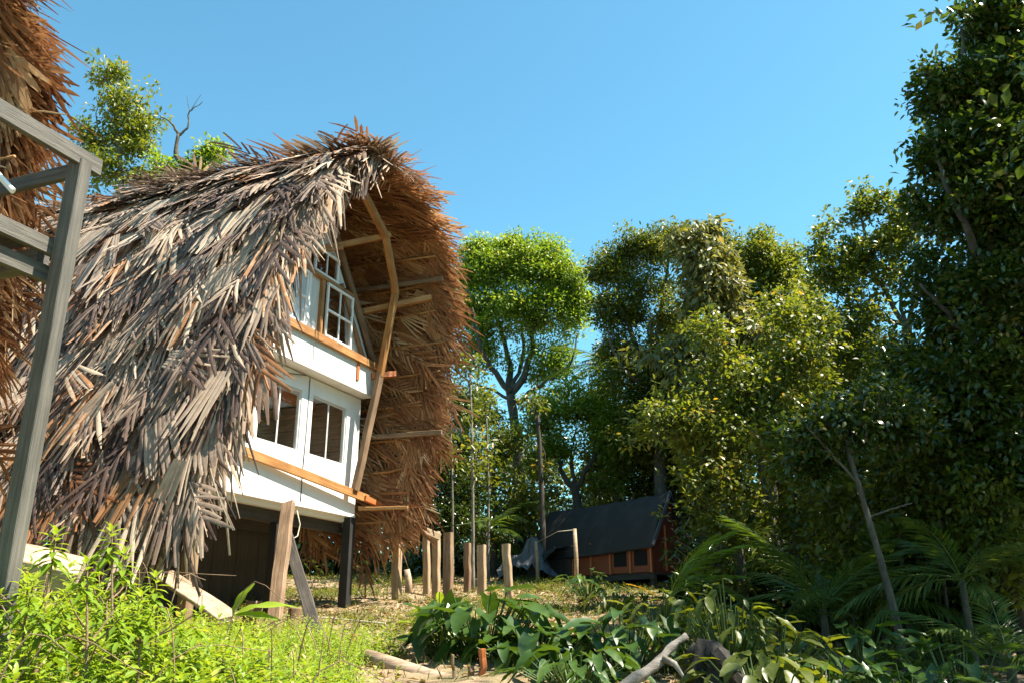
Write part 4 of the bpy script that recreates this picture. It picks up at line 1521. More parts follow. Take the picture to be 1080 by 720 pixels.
# centre trees
make_tree('broadleaf_tree', 'green tree left of the pale-leaved crown, tallest over the dark cabin', [at(700, 590, 24), at(695, 480, 24), at(690, 400, 24), at(685, 340, 24)], 0.2, 0.1,
          [limb([(690, 400, 0), (665, 350, 0), (652, 310, 0), (650, 280, 0)], 24, 0.09, 0.03), limb([(688, 370, 0), (700, 320, 0), (705, 275, 0)], 24, 0.09, 0.03), limb([(692, 420, 0), (655, 385, -0.5), (640, 350, -0.5)], 24, 0.07, 0.02)],
          [lobe(650, 283, 24, 26, 20, 45), lobe(690, 266, 24, 38, 22, 70), lobe(648, 330, 24, 26, 34, 48), lobe(690, 320, 24, 45, 40, 75), lobe(680, 385, 24, 42, 40, 70), lobe(675, 450, 24, 35, 45, 60), lobe(660, 258, 24, 10, 10, 6), lobe(712, 246, 24, 16, 9, 10), lobe(630, 292, 24, 9, 12, 7), lobe(728, 256, 24, 12, 12, 9)], LM, 22, nl=85, cr=0.42, twig=0.015)
make_tree('broadleaf_tree', 'tree with long drooping pale leaves in the centre of the wood', [at(752, 600, 21), at(750, 480, 21), at(748, 380, 21), at(742, 290, 21)], 0.16, 0.06,
          [limb([(748, 380, 0), (770, 330, 0), (775, 290, 0)], 21, 0.06, 0.02)],
          [lobe(738, 268, 21, 26, 20, 46), lobe(745, 300, 21, 36, 30, 50), lobe(765, 350, 21, 45, 40, 50), lobe(735, 380, 21, 36, 40, 46), lobe(752, 246, 21, 8, 12, 6), lobe(720, 255, 21, 10, 9, 6)], LP, 23, nl=40, cr=0.42)
make_tree('broadleaf_tree', 'rounded yellow-green tree right of the pale-leaved crown', [at(815, 600, 22), at(812, 460, 22), at(808, 380, 22), at(805, 300, 22)], 0.18, 0.08,
          [limb([(808, 380, 0), (780, 320, 0), (775, 280, 0)], 22, 0.07, 0.02), limb([(808, 370, 0), (830, 320, 0), (840, 290, 0)], 22, 0.07, 0.02)],
          [lobe(785, 272, 22, 34, 24, 60), lobe(815, 280, 22, 26, 26, 45), lobe(822, 320, 22, 36, 36, 60), lobe(785, 330, 22, 40, 40, 70), lobe(810, 390, 22, 50, 45, 80), lobe(800, 252, 22, 12, 8, 7), lobe(838, 270, 22, 12, 12, 8), lobe(852, 300, 22, 12, 16, 9), lobe(765, 256, 22, 10, 10, 6)], LY, 24, nl=85, cr=0.40)
make_tree('broadleaf_tree', 'leafy slender tree with pale stem in front of the centre trees', [at(838, 692, 15), at(822, 590, 15), at(806, 510, 15), at(797, 440, 15), at(792, 390, 15)], 0.085, 0.04,
          [limb([(800, 470, 0), (770, 430, 0.3), (745, 400, 0.3)], 15, 0.035, 0.012), limb([(797, 440, 0), (825, 410, 0.3), (850, 390, 0.3)], 15, 0.035, 0.012)],
          [lobe(775, 405, 15, 56, 45, 64), lobe(730, 440, 15, 46, 40, 50), lobe(840, 390, 15, 45, 45, 46), lobe(752, 345, 15.2, 22, 24, 16), lobe(815, 335, 15.4, 30, 26, 20), lobe(862, 340, 15.4, 20, 26, 14), lobe(690, 425, 15.3, 18, 26, 12), lobe(780, 372, 15, 12, 30, 8), lobe(790, 455, 15, 60, 35, 45), lobe(735, 485, 15.5, 26, 30, 30)], dict(LY, L=0.11, detail=3), 25, bark='bark_grey', nl=46, cr=0.36, hollow=0.3)
make_tree('broadleaf_tree', 'dense dark tree filling the wood behind the cabin end', [at(745, 610, 24), at(738, 540, 24), at(735, 470, 24)], 0.16, 0.08, [],
          [lobe(715, 420, 24, 50, 60, 110), lobe(690, 480, 25, 36, 40, 80), lobe(745, 500, 24, 40, 60, 90), lobe(770, 560, 21, 34, 50, 60)], LD, 26, nl=80, cr=0.42, bark='bark_dark')
make_tree('broadleaf_tree', 'airy small-leaved tree with sprigs against the sky beside the tall right tree', [at(985, 600, 17), at(975, 480, 17), at(962, 380, 17), at(955, 345, 17)], 0.16, 0.09,
          [limb([(955, 345, 0), (935, 310, 0), (915, 270, 0), (908, 215, 0), (911, 196, 0)], 17, 0.06, 0.012), limb([(955, 345, 0), (950, 300, 0), (955, 260, 0)], 17, 0.05, 0.015), limb([(953, 342, 0), (920, 332, 0), (885, 328, 0)], 17, 0.05, 0.012),
           limb([(930, 300, 0), (895, 280, 0), (868, 268, 0), (855, 270, 0)], 17, 0.03, 0.008), limb([(957, 350, 0), (965, 300, 0.3), (965, 250, 0.3)], 17, 0.05, 0.015)],
          [lobe(905, 255, 17, 36, 36, 34), lobe(885, 300, 17, 45, 30, 46), lobe(930, 280, 17, 30, 50, 44), lobe(911, 203, 17, 6, 14, 7), lobe(925, 215, 17, 14, 12, 9), lobe(866, 268, 17, 14, 5, 7), lobe(955, 240, 17, 22, 40, 36), lobe(890, 360, 17, 50, 40, 66), lobe(940, 390, 17, 45, 50, 60)], dict(LY, L=0.10, asp=0.6), 27, nl=60, cr=0.30)
make_tree('broadleaf_tree', 'tall dark tree filling the upper right corner', [at(1085, 700, 12), at(1060, 560, 12), at(1045, 400, 12), at(1045, 250, 12), at(1050, 80, 12)], 0.12, 0.06,
          [limb([(1045, 300, 0), (1010, 220, -0.3), (985, 150, -0.3)], 12, 0.08, 0.02), limb([(1047, 200, 0), (1080, 120, 0), (1090, 50, 0)], 12, 0.08, 0.02), limb([(1046, 180, 0), (1020, 90, 0), (1015, 30, 0)], 12, 0.07, 0.02), limb([(1045, 380, 0), (1000, 330, 0), (970, 300, 0)], 12, 0.06, 0.02)],
          [lobe(1050, 20, 12, 40, 40, 90), lobe(1075, 80, 12, 60, 50, 110), lobe(1010, 95, 12, 38, 36, 80), lobe(1045, 160, 12, 60, 45, 120), lobe(995, 165, 12, 26, 30, 50), lobe(1010, 215, 12, 46, 30, 80), lobe(1070, 240, 12, 60, 50, 110), lobe(1040, 310, 12, 50, 45, 100), lobe(1085, 340, 12.4, 50, 60, 80), lobe(1045, 400, 11.6, 45, 50, 90), lobe(1070, 480, 11.6, 45, 50, 80), lobe(1000, 420, 12, 45, 45, 70), lobe(1000, 320, 12.6, 40, 50, 70), lobe(1060, 60, 13, 60, 60, 60), lobe(1130, 150, 12, 60, 120, 110)], dict(LD, L=0.12, detail=3), 28, bark='bark_dark', nl=50, cr=0.34)
make_tree('broadleaf_tree', 'leaning thin pale-barked tree low in the dark right wood', [at(957, 712, 10.5), at(942, 640, 10.5), at(920, 560, 10.5), at(905, 510, 10.5), at(893, 470, 10.6)], 0.05, 0.028,
          [limb([(915, 545, 0), (945, 535, 0.2), (962, 530, 0.2)], 10.5, 0.015, 0.008), limb([(905, 510, 0), (870, 470, 0), (850, 450, 0)], 10.5, 0.02, 0.008)],
          [lobe(890, 455, 10.8, 50, 36, 60), lobe(940, 440, 11, 50, 36, 56), lobe(860, 480, 11, 30, 24, 26)], dict(LD, L=0.10, detail=3), 29, bark='bark_grey', nl=40, cr=0.26, hollow=0.3)
make_tree('broadleaf_tree', 'dark leaning tree with brown trunk at the right edge', [at(1090, 625, 12.8), at(1068, 570, 12.8), at(1040, 500, 12.8), at(1010, 430, 12.8)], 0.10, 0.06, [],
          [lobe(1010, 420, 12.8, 60, 45, 90), lobe(1065, 440, 13, 50, 60, 80), lobe(965, 400, 13.5, 40, 45, 60), lobe(1085, 520, 14, 40, 60, 60)], dict(LD, L=0.12, detail=3), 30, nl=48, cr=0.34)
# trees behind the ridge on the left
make_tree('broadleaf_tree', 'small-leaved tree rising between the two thatched roofs', [at(135, 520, 24), at(132, 300, 24), at(128, 200, 24), at(122, 120, 24)], 0.2, 0.06,
          [limb([(130, 220, 0), (150, 180, 0), (160, 150, 0)], 24, 0.05, 0.015), limb([(128, 190, 0), (108, 160, 0), (100, 120, 0)], 24, 0.05, 0.015)],
          [lobe(117, 85, 24, 16, 26, 24), lobe(128, 120, 24, 32, 30, 52), lobe(105, 150, 24, 26, 36, 44), lobe(150, 150, 24, 22, 28, 34), lobe(125, 185, 24, 44, 22, 50)], dict(LY, L=0.17, asp=0.5), 31, bark='bark_pale', nl=34, cr=0.42)
make_tree('broadleaf_tree', 'low leafy tree with crooked bare branches peeping over the ridge', [at(205, 520, 22), at(203, 300, 22), at(198, 190, 22), at(186, 165, 22), at(188, 142, 22)], 0.14, 0.05,
          [limb([(188, 142, 0), (180, 130, 0), (168, 122, 0)], 22, 0.045, 0.015), limb([(188, 143, 0), (198, 135, 0), (200, 118, 0), (215, 108, 0)], 22, 0.04, 0.008), limb([(200, 118, 0), (198, 108, 0), (197, 100, 0)], 22, 0.012, 0.005), limb([(200, 118, 0), (208, 106, 0), (213, 99, 0)], 22, 0.010, 0.005), limb([(196, 175, 0), (215, 165, 0), (240, 162, 0)], 22, 0.04, 0.012)],
          [lobe(222, 160, 22, 18, 12, 20), lobe(180, 178, 22, 24, 10, 22), lobe(205, 180, 22, 30, 12, 26)], dict(LB, L=0.16), 32, bark='bark_grey', nl=34, cr=0.36)
# low trees between cabin and hut
make_tree('broadleaf_tree', 'small tree with dark forked trunk behind the cabin roof', [at(612, 600, 25), at(610, 540, 25), at(605, 510, 25)], 0.15, 0.12,
          [limb([(606, 518, 0), (590, 490, 0), (580, 470, 0), (578, 450, 0)], 25, 0.08, 0.03), limb([(607, 520, 0), (620, 490, 0), (635, 470, 0), (640, 450, 0)], 25, 0.08, 0.03), limb([(606, 512, 0), (603, 480, 0), (608, 450, 0)], 25, 0.07, 0.02)],
          [lobe(600, 425, 25, 40, 22, 60), lobe(640, 440, 25, 22, 30, 40), lobe(575, 460, 25, 20, 26, 30), lobe(650, 480, 25, 25, 40, 46)], LB, 33, bark='bark_dark', nl=85, cr=0.40)
make_tree('broadleaf_tree', 'sunlit bushy tree between the posts and the domed tree', [at(520, 600, 24), at(522, 540, 24), at(520, 490, 24)], 0.1, 0.06, [],
          [lobe(520, 470, 24, 30, 40, 52), lobe(575, 500, 26, 20, 36, 40), lobe(545, 530, 24, 30, 34, 48), lobe(500, 430, 25, 24, 26, 36)], LY, 34, bark='bark_dark', nl=70, cr=0.40)
make_tree('broadleaf_tree', 'dark leafy tree just behind the right thatch edge', [at(470, 610, 22), at(472, 540, 22), at(470, 480, 22)], 0.1, 0.05, [],
          [lobe(470, 490, 22, 30, 40, 60), lobe(485, 430, 23, 20, 36, 40), lobe(450, 540, 22, 30, 30, 46), lobe(495, 545, 23, 24, 30, 40)], LD, 35, bark='bark_dark', nl=70, cr=0.40)
# slender pale poles of young trees
for i, (x0, x1, y1, Y, r_, lab) in enumerate(((499, 496, 395, 19.5, 0.04, 'slim straight pale-stemmed young tree behind the posts'), (478, 474, 420, 21, 0.03, 'very thin young stem nearest the thatch'), (515, 513, 440, 22, 0.035, 'thin young stem right of the slim pale one'), (573, 566, 430, 23, 0.09, 'dark bare-stemmed tree left of the cabin roof'))):
    make_tree('young_tree', lab, [at(x0, 605, Y), at((x0 + x1) / 2 + 1, 500, Y), at(x1, y1, Y)], r_, r_ * 0.6, [], [lobe(x1, y1 - 8, Y, 14, 14, 10), lobe(x1 + 3, y1 + 60, Y, 10, 30, 6)], dict(LM, L=0.16), 60 + i, bark='bark_pale' if i < 3 else 'bark_dark', nl=26, cr=0.34)
# the wood behind: dense dark crowns right down to the ground
UND = [(835, 505, 13.5, 'leafy understorey sapling left of the leaning pale trunk'), (760, 540, 14.5, 'leafy understorey sapling right of the cabin end'), (990, 520, 12.2, 'leafy understorey sapling behind the sunlit palm'), (895, 560, 12.2, 'leafy understorey sapling at the leaning pale trunk'), (1055, 560, 11.4, 'leafy understorey sapling at the right edge'), (945, 500, 12.8, 'leafy understorey sapling right of the leaning pale trunk')]
for i, (x, y, Y, lab) in enumerate(UND):
    make_tree('young_tree', lab, [at(x + 6, y + 130, Y), at(x + 3, y + 60, Y), at(x, y - 20, Y)], 0.03, 0.012, [],
              [lobe(x, y, Y, 42, 40, 34), lobe(x + 10, y + 50, Y, 34, 34, 22), lobe(x - 14, y - 40, Y, 34, 28, 20)], dict(L=0.13, asp=0.42, mat='leaf_mid', detail=3), 250 + i, bark='bark_grey', nl=26, cr=0.30, hollow=0.2, loose_f=0.6)
MID = [(650, 27, 430, 'leaf_mid', 'mid-green tree between the domed tree and the centre trees'), (715, 25, 400, 'leaf_yellow', 'full green tree behind the slender pale stem, left'), (775, 24.5, 425, 'leaf_yellow', 'yellowish tree behind the slender pale stem, right'),
       (850, 20, 380, 'leaf_yellow', 'yellowish tree below the airy sprigs'), (915, 18.5, 430, 'leaf_mid', 'green tree filling the gap under the airy tree'), (975, 16, 440, 'leaf_dark', 'dark tree left of the tall right tree'), (1055, 15, 430, 'leaf_dark', 'dark tree under the tall right tree')]
for i, (x, Y, yc, mt, lab) in enumerate(MID):
    make_tree('broadleaf_tree', lab, [at(x, 640, Y), at(x + 3, 540, Y), at(x - 3, yc, Y)], 0.09, 0.05, [],
              [lobe(x, yc, Y, 50, 60, 100), lobe(x - 22, yc + 70, Y - 0.4, 40, 45, 60), lobe(x + 24, yc + 85, Y - 0.6, 40, 50, 66), lobe(x, yc - 50, Y, 30, 25, 34)], dict(L=0.14, asp=0.48, mat=mt), 140 + i, bark='bark_dark', nl=52, cr=0.45)
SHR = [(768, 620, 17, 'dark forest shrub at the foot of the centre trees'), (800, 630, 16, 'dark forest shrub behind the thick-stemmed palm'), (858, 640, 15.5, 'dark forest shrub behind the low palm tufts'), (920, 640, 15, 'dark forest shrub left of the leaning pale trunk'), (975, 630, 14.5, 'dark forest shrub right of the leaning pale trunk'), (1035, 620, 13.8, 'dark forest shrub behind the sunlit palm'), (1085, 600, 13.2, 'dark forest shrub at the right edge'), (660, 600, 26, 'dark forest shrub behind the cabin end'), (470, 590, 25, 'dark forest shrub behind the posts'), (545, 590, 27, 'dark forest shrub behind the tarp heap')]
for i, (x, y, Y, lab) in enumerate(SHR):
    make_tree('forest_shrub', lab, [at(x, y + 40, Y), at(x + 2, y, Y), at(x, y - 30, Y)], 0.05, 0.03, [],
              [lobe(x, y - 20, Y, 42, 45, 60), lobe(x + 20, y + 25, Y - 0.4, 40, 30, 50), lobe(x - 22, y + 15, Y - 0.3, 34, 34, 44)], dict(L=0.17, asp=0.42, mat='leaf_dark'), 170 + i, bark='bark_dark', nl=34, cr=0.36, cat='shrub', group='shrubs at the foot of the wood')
# trees added at right to shade the wood, mostly unseen; then wood behind huts
for i, (X, Y, hgt, lab) in enumerate(((9.4, 8.6, 13, 'tall dark tree added for shade just outside the right edge'), (12.5, 11.5, 14, 'tall dark tree added for shade farther outside the right edge'), (12.5, 6.5, 13, 'tall dark tree added for shade well to the right of the viewer'), (11.5, 16, 13, 'tall dark tree added for shade behind the right edge of the wood'), (10.6, 4.4, 12, 'tall dark tree added for shade right of the viewer'), (8.6, 1.0, 10, 'lower dark tree added for shade beside the viewer on the right'), (11, 1.5, 13, 'tall dark tree added for shade far to the right of the viewer'))):
    g = G(X, Y)
    make_tree('forest_tree', lab, [V(X, Y, g), V(X + 0.1, Y, g + hgt * 0.45), V(X, Y + 0.1, g + hgt * 0.8)], 0.2, 0.08, [],
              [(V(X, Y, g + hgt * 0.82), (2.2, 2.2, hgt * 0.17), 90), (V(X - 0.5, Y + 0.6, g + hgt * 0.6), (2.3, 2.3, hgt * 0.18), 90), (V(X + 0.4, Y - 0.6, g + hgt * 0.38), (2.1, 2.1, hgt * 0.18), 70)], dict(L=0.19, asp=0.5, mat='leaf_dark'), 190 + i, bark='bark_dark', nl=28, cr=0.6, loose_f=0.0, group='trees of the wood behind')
for i, (x, Y, yc, lab) in enumerate(((60, 30, 440, 'dark background tree behind the left hut'), (160, 29, 450, 'dark background tree behind the back of the thatched roof'), (250, 29, 490, 'dark background tree seen under the floor, left'), (320, 28, 500, 'dark background tree seen under the floor, middle'), (385, 28, 500, 'dark background tree seen under the floor, right'))):
    make_tree('forest_tree', lab, [at(x, 640, Y), at(x + 3, 540, Y), at(x, yc, Y)], 0.2, 0.1, [],
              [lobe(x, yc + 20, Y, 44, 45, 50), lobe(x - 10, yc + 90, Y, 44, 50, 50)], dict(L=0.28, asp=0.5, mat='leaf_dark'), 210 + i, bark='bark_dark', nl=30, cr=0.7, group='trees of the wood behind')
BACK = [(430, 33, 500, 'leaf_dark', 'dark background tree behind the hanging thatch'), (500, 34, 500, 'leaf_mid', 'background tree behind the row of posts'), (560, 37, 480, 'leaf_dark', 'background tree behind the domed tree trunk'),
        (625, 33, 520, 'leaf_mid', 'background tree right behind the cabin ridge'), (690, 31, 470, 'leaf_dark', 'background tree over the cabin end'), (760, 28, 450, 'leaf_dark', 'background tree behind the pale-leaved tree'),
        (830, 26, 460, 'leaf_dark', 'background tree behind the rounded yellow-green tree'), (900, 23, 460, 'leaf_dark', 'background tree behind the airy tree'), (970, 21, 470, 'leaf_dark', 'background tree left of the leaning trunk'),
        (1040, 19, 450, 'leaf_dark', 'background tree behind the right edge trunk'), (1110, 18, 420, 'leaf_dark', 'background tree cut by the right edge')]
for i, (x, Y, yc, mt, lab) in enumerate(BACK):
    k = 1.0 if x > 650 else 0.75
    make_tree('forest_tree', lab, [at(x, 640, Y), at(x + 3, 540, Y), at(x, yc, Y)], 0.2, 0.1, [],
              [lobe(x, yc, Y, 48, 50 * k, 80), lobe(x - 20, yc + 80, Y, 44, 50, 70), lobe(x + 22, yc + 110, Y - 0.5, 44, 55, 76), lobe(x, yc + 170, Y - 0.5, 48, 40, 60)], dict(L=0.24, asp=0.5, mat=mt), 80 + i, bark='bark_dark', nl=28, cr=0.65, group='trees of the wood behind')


# ------------------------------------------------------------------ palms and understorey
def frond_arrays(L, droop, nleaf, lw, ll, rg, ang=0.9):
    """pinnate frond along +x, arching down"""
    vs, ts, tn = [], [], []
    n_ = 10
    pr = []
    for i in range(n_ + 1):
        f = i / n_
        pr.append(V(L * f * (1 - 0.15 * droop * f), 0, -droop * L * 0.55 * f * f))
    v, f_ = tube_arrays(pr, [0.014 * (1 - 0.8 * i / n_) for i in range(n_ + 1)], 4, None, 0, False)
    vs += [tuple(q) for q in v]
    for q in f_:
        ts += [(q[0], q[1], q[2]), (q[0], q[2], q[3])]
    tn += [0.9] * len(ts)
    P = np.array(pr)
    for k in range(nleaf):
        f = 0.12 + 0.88 * k / nleaf
        i = min(int(f * n_), n_ - 1)
        fr_ = f * n_ - i
        b = P[i] * (1 - fr_) + P[i + 1] * fr_
        d = P[i + 1] - P[i]
        d /= np.linalg.norm(d)
        l_ = ll * (0.35 + 0.65 * math.sin(math.pi * min(1, f * 0.9 + 0.12))) * rg.uniform(0.85, 1.1)
        for s in (-1, 1):
            a_ = ang - 0.45 * f + rg.normal(0, 0.05)
            dr = d * math.cos(a_) + V(0, s, 0) * math.sin(a_) + V(0, 0, rg.uniform(-0.05, 0.15))
            side = np.cross(dr, V(0, 0, 1))
            side /= np.linalg.norm(side)
            m1 = b + dr * l_ * 0.5 - V(0, 0, l_ * 0.06)
            tp = b + dr * l_ - V(0, 0, l_ * (0.25 + 0.2 * droop))
            i0 = len(vs)
            vs += [tuple(b), tuple(m1 + side * lw / 2), tuple(m1 - side * lw / 2), tuple(tp)]
            ts += [(i0, i0 + 1, i0 + 2), (i0 + 1, i0 + 3, i0 + 2)]
            tq = float(np.clip(rg.normal(0.5, 0.15), 0, 1))
            tn += [tq, tq]
    return np.array(vs), np.array(ts), np.array(tn)


FR = {}


def frond_mesh(kind, i, mt):
    key = (kind, i, mt)
    if key not in FR:
        rg = np.random.default_rng(900 + i * 7 + len(kind))
        if kind == 'palm':
            v, t_, n_ = frond_arrays(1.7, rg.uniform(0.5, 0.95), 26, 0.034, 0.50, rg)
        elif kind == 'fern':
            v, t_, n_ = frond_arrays(0.8, rg.uniform(0.5, 0.9), 26, 0.035, 0.17, rg, 1.2)
        else:
            v, t_, n_ = frond_arrays(1.5, rg.uniform(0.9, 1.3), 26, 0.03, 0.40, rg)
        FR[key] = tri_mesh('frond', v, t_, mt, n_)
    return FR[key]


def palm(name, label, px, py, Y, h, nf, scale, kind='palm', mt='leaf_palm', seed=1, lean=(0, 0), el=(0.3, 1.2), r_=0.05, group=None, cat='palm', az=None):
    rg = np.random.default_rng(seed)
    b = at(px, py, Y)
    g = G(b[0], b[1])
    t = thing(name, label, cat, (b[0], b[1], g), group)
    top = V(lean[0], lean[1], h)
    if h > 0.25:
        vs, fs = tube_arrays(curve_pts([V(0, 0, -0.1), V(lean[0] * 0.4, lean[1] * 0.4, h * 0.5), top], 8), [r_ * (1.25 - 0.4 * i / 8) for i in range(9)], 8, rg, 0.06)
        link('stem', mesh_from('stem', vs, fs, 'bark_grey', smooth_=True), t)
    for k in range(nf):
        a_ = (2 * math.pi * k / nf + rg.uniform(-0.3, 0.3)) if az is None else rg.uniform(*az)
        e_ = rg.uniform(*el)
        d = V(math.cos(a_) * math.cos(e_), math.sin(a_) * math.cos(e_), math.sin(e_))
        x, y, z = basis(d, ZZ)
        s = scale * rg.uniform(0.8, 1.15)
        link('frond', frond_mesh(kind, int(rg.integers(5)), mt), t, mat=mat4(top, x * s, y * s, z * s))
    return t


palm('palm', 'bright feathery young palm at the right end of the cabin', 706, 640, 14.0, 0.3, 5, 0.85, seed=3, el=(0.75, 1.35), az=(-0.9, 0.7), mt='leaf_fg')
palm('palm', 'palm with thick grey stem right of the bright young palm', 785, 650, 14.5, 1.2, 11, 0.62, seed=4, r_=0.09, el=(0.2, 1.2))
palm('palm', 'dark palm left of the leaning pale trunk', 872, 680, 11.5, 0.5, 10, 0.9, seed=5, el=(0.2, 1.2))
palm('palm', 'palm with sunlit arching fronds right of the leaning pale trunk', 1022, 660, 11.0, 1.15, 11, 0.85, seed=6, el=(0.0, 1.1), r_=0.045)
palm('palm', 'dark palm at the lower right corner', 1065, 700, 9.5, 0.4, 9, 0.8, seed=7, el=(0.2, 1.1))
palm('palm', 'low palm tuft at the foot of the slender pale stem', 825, 690, 12.0, 0.15, 10, 0.75, seed=8, el=(0.3, 1.2))
palm('palm', 'tall thin palm hanging its fronds over the right wood', 1010, 640, 13.6, 3.6, 10, 0.95, seed=9, el=(-0.3, 0.9), r_=0.06)
palm('palm', 'tall palm hanging dark fronds in the gap left of the centre trees', 655, 600, 25.5, 6.4, 12, 1.25, seed=10, el=(-0.4, 1.0), r_=0.09)
palm('palm', 'palm crown showing behind the ridge between the two roofs', 118, 520, 21.5, 8.4, 12, 1.2, seed=11, el=(-0.5, 0.9), r_=0.1)
palm('palm', 'dark palm in the shade behind the row of posts', 512, 600, 23.0, 1.2, 10, 1.1, seed=12, el=(0.0, 1.1))
palm('palm', 'dark palm tuft in the middle of the right wood', 935, 680, 12.5, 0.6, 10, 0.9, seed=13, el=(0.1, 1.2))
palm('palm', 'palm tuft behind the low palm by the slender stem', 850, 640, 14.5, 0.9, 10, 1.0, seed=14, el=(0.1, 1.2))
# dead bare frond skeletons
t = thing('dead_shrub', 'leafless pale shrub with comb-like twigs right of the cabin', 'shrub', tuple(np.append(at(752, 600, 15.5)[:2], G(*at(752, 600, 15.5)[:2]))))
rg = np.random.default_rng(15)
tube('stem', [V(*t.location), at(757, 560, 15.5), at(765, 500, 15.5)], [0.03, 0.025, 0.008], 'bark_pale', t, sides=6)
for k in range(11):
    f = 0.25 + 0.07 * k
    b = V(*t.location) * (1 - f) + at(765, 500, 15.5) * f
    for s in (-1, 1):
        l_ = 0.75 * (1.15 - f) + 0.12
        tube('twig', [b, b + V(s * l_ * 0.6, rg.normal(0, 0.1), l_ * 0.15), b + V(s * l_, rg.normal(0, 0.15), l_ * 0.5)], [0.009, 0.007, 0.004], 'bark_pale', t, sides=4, seed=k)


# broad-leaved plants: each leaf its own part
def broad_leaf_mesh(i, L, W, mt, kind='ovate'):
    rg = np.random.default_rng(400 + i)
    vs, ts, tn = [], [], []
    n_ = 7
    bend = rg.uniform(0.15, 0.45)
    base = rg.uniform(0.3, 0.75)
    for k in range(n_ + 1):
        f = k / n_
        if kind == 'arrow':
            w = W * (0.75 + 0.5 * f if f < 0.3 else 0.9 * (1 - ((f - 0.3) / 0.7) ** 1.6) + 0.0)
        else:
            w = W * math.sin(math.pi * min(0.98, f * 0.93 + 0.05)) ** 0.8
        x = L * f
        z = -bend * L * f * f
        rip = 0.02 * L * math.sin(k * 2.2 + i)
        vs += [(x - (0.12 * L if kind == 'arrow' and k == 0 else 0), -w / 2, z + 0.16 * w + rip), (x, 0, z), (x - (0.12 * L if kind == 'arrow' and k == 0 else 0), w / 2, z + 0.16 * w - rip)]
    for k in range(n_):
        for c_ in (0, 1):
            a_ = k * 3 + c_
            ts += [(a_, a_ + 3, a_ + 1), (a_ + 1, a_ + 3, a_ + 4)]
            tn += [float(np.clip(base + rg.normal(0, 0.05), 0, 1))] * 2
    return tri_mesh('leaf', np.array(vs), np.array(ts), mt, np.array(tn), smooth_=True)


BL = {}


def broad_plant(name, label, px, py, Y, n_, hmin, hmax, L, W, mt, seed, kind='arrow', spread=0.5, cat='plant', group=None):
    rg = np.random.default_rng(seed)
    b = at(px, py, Y)
    g = G(b[0], b[1])
    t = thing(name, label, cat, (b[0], b[1], g), group)
    key = (round(L, 2), round(W, 2), mt, kind)
    if key not in BL:
        BL[key] = [broad_leaf_mesh(i, L, W, mt, kind) for i in range(8)]
    SV, SF = [], []
    for k in range(n_):
        a_ = rg.uniform(0, 2 * math.pi)
        rad = spread * math.sqrt(rg.random())
        h = rg.uniform(hmin, hmax) * (1.0 - 0.35 * rad / spread)
        p0 = V(rad * 0.35 * math.cos(a_), rad * 0.35 * math.sin(a_), -0.05)
        p1 = V(rad * math.cos(a_), rad * math.sin(a_), h)
        pts = [p0, (p0 + p1) / 2 + V(0, 0, 0.08 * h), p1]
        v2, f2 = tube_arrays(pts, [0.012, 0.010, 0.006], 5, None, 0, False)
        q = len(SV)
        SV += v2
        SF += [tuple(w + q for w in f) for f in f2]
        e_ = rg.uniform(-0.8, 0.4)
        a2 = a_ + rg.normal(0, 0.5)
        d = V(math.cos(a2) * math.cos(e_), math.sin(a2) * math.cos(e_), math.sin(e_))
        x, y, z = basis(d, ZZ + rg.normal(0, 0.2, 3))
        s = rg.uniform(0.6, 1.15)
        link('leaf', BL[key][int(rg.integers(8))], t, mat=mat4(p1, x * s, y * s, z * s))
    link('stem', mesh_from('stem', SV, SF, 'leaf_stem', smooth_=True), t)
    return t


leaf_mat('leaf_stem', [(0, (0.06, 0.10, 0.02)), (1, (0.12, 0.16, 0.04))], 0.1)
broad_plant('arrowleaf_plant', 'large dark arrow-leaved plant in front of the posts', 508, 690, 10.3, 120, 0.10, 0.85, 0.40, 0.22, 'leaf_broad', 1, spread=0.78)
broad_plant('arrowleaf_plant', 'arrow-leaved plant spreading right at the bottom centre', 560, 712, 9.6, 50, 0.08, 0.5, 0.40, 0.22, 'leaf_broad', 2, spread=0.6)
broad_plant('arrowleaf_plant', 'light green young plant at the left of the dark arrow-leaved plant', 462, 692, 10.4, 22, 0.3, 0.75, 0.26, 0.09, 'leaf_fg', 3, kind='ovate', spread=0.35)
broad_plant('arrowleaf_plant', 'broad-leaved plant left of the dead branch', 662, 712, 9.4, 80, 0.08, 0.7, 0.34, 0.17, 'leaf_broad', 4, spread=0.6)
broad_plant('leafy_bush', 'leafy green bush over the rotten stump', 770, 690, 9.0, 150, 0.15, 1.05, 0.20, 0.08, 'leaf_mid', 5, kind='ovate', spread=0.5, cat='bush')
broad_plant('leafy_bush', 'bush with long narrow leaves before the cabin windows', 648, 648, 14.5, 44, 0.2, 0.6, 0.34, 0.08, 'leaf_mid', 6, kind='ovate', spread=0.5, cat='bush')
broad_plant('leafy_bush', 'mid-green bush at the foot of the bright young palm', 698, 668, 12.0, 90, 0.1, 0.8, 0.24, 0.11, 'leaf_mid', 7, kind='ovate', spread=0.65, cat='bush')
broad_plant('leafy_bush', 'low dark bush left of the bush with narrow leaves', 620, 628, 17.5, 40, 0.2, 0.6, 0.26, 0.10, 'leaf_broad', 8, kind='ovate', spread=0.5, cat='bush')
broad_plant('leafy_bush', 'leafy plant right of the leafy bush on the stump', 822, 712, 9.3, 46, 0.2, 0.6, 0.26, 0.11, 'leaf_mid', 9, kind='ovate', spread=0.55, cat='bush')
broad_plant('arrowleaf_plant', 'dark broad-leaved plant low at the foot of the leaning trunk', 905, 716, 9.4, 40, 0.2, 0.6, 0.32, 0.15, 'leaf_broad', 10, spread=0.6)
broad_plant('arrowleaf_plant', 'dark broad-leaved plant in the lower right corner', 1010, 716, 8.6, 44, 0.2, 0.7, 0.30, 0.14, 'leaf_broad', 11, spread=0.6)
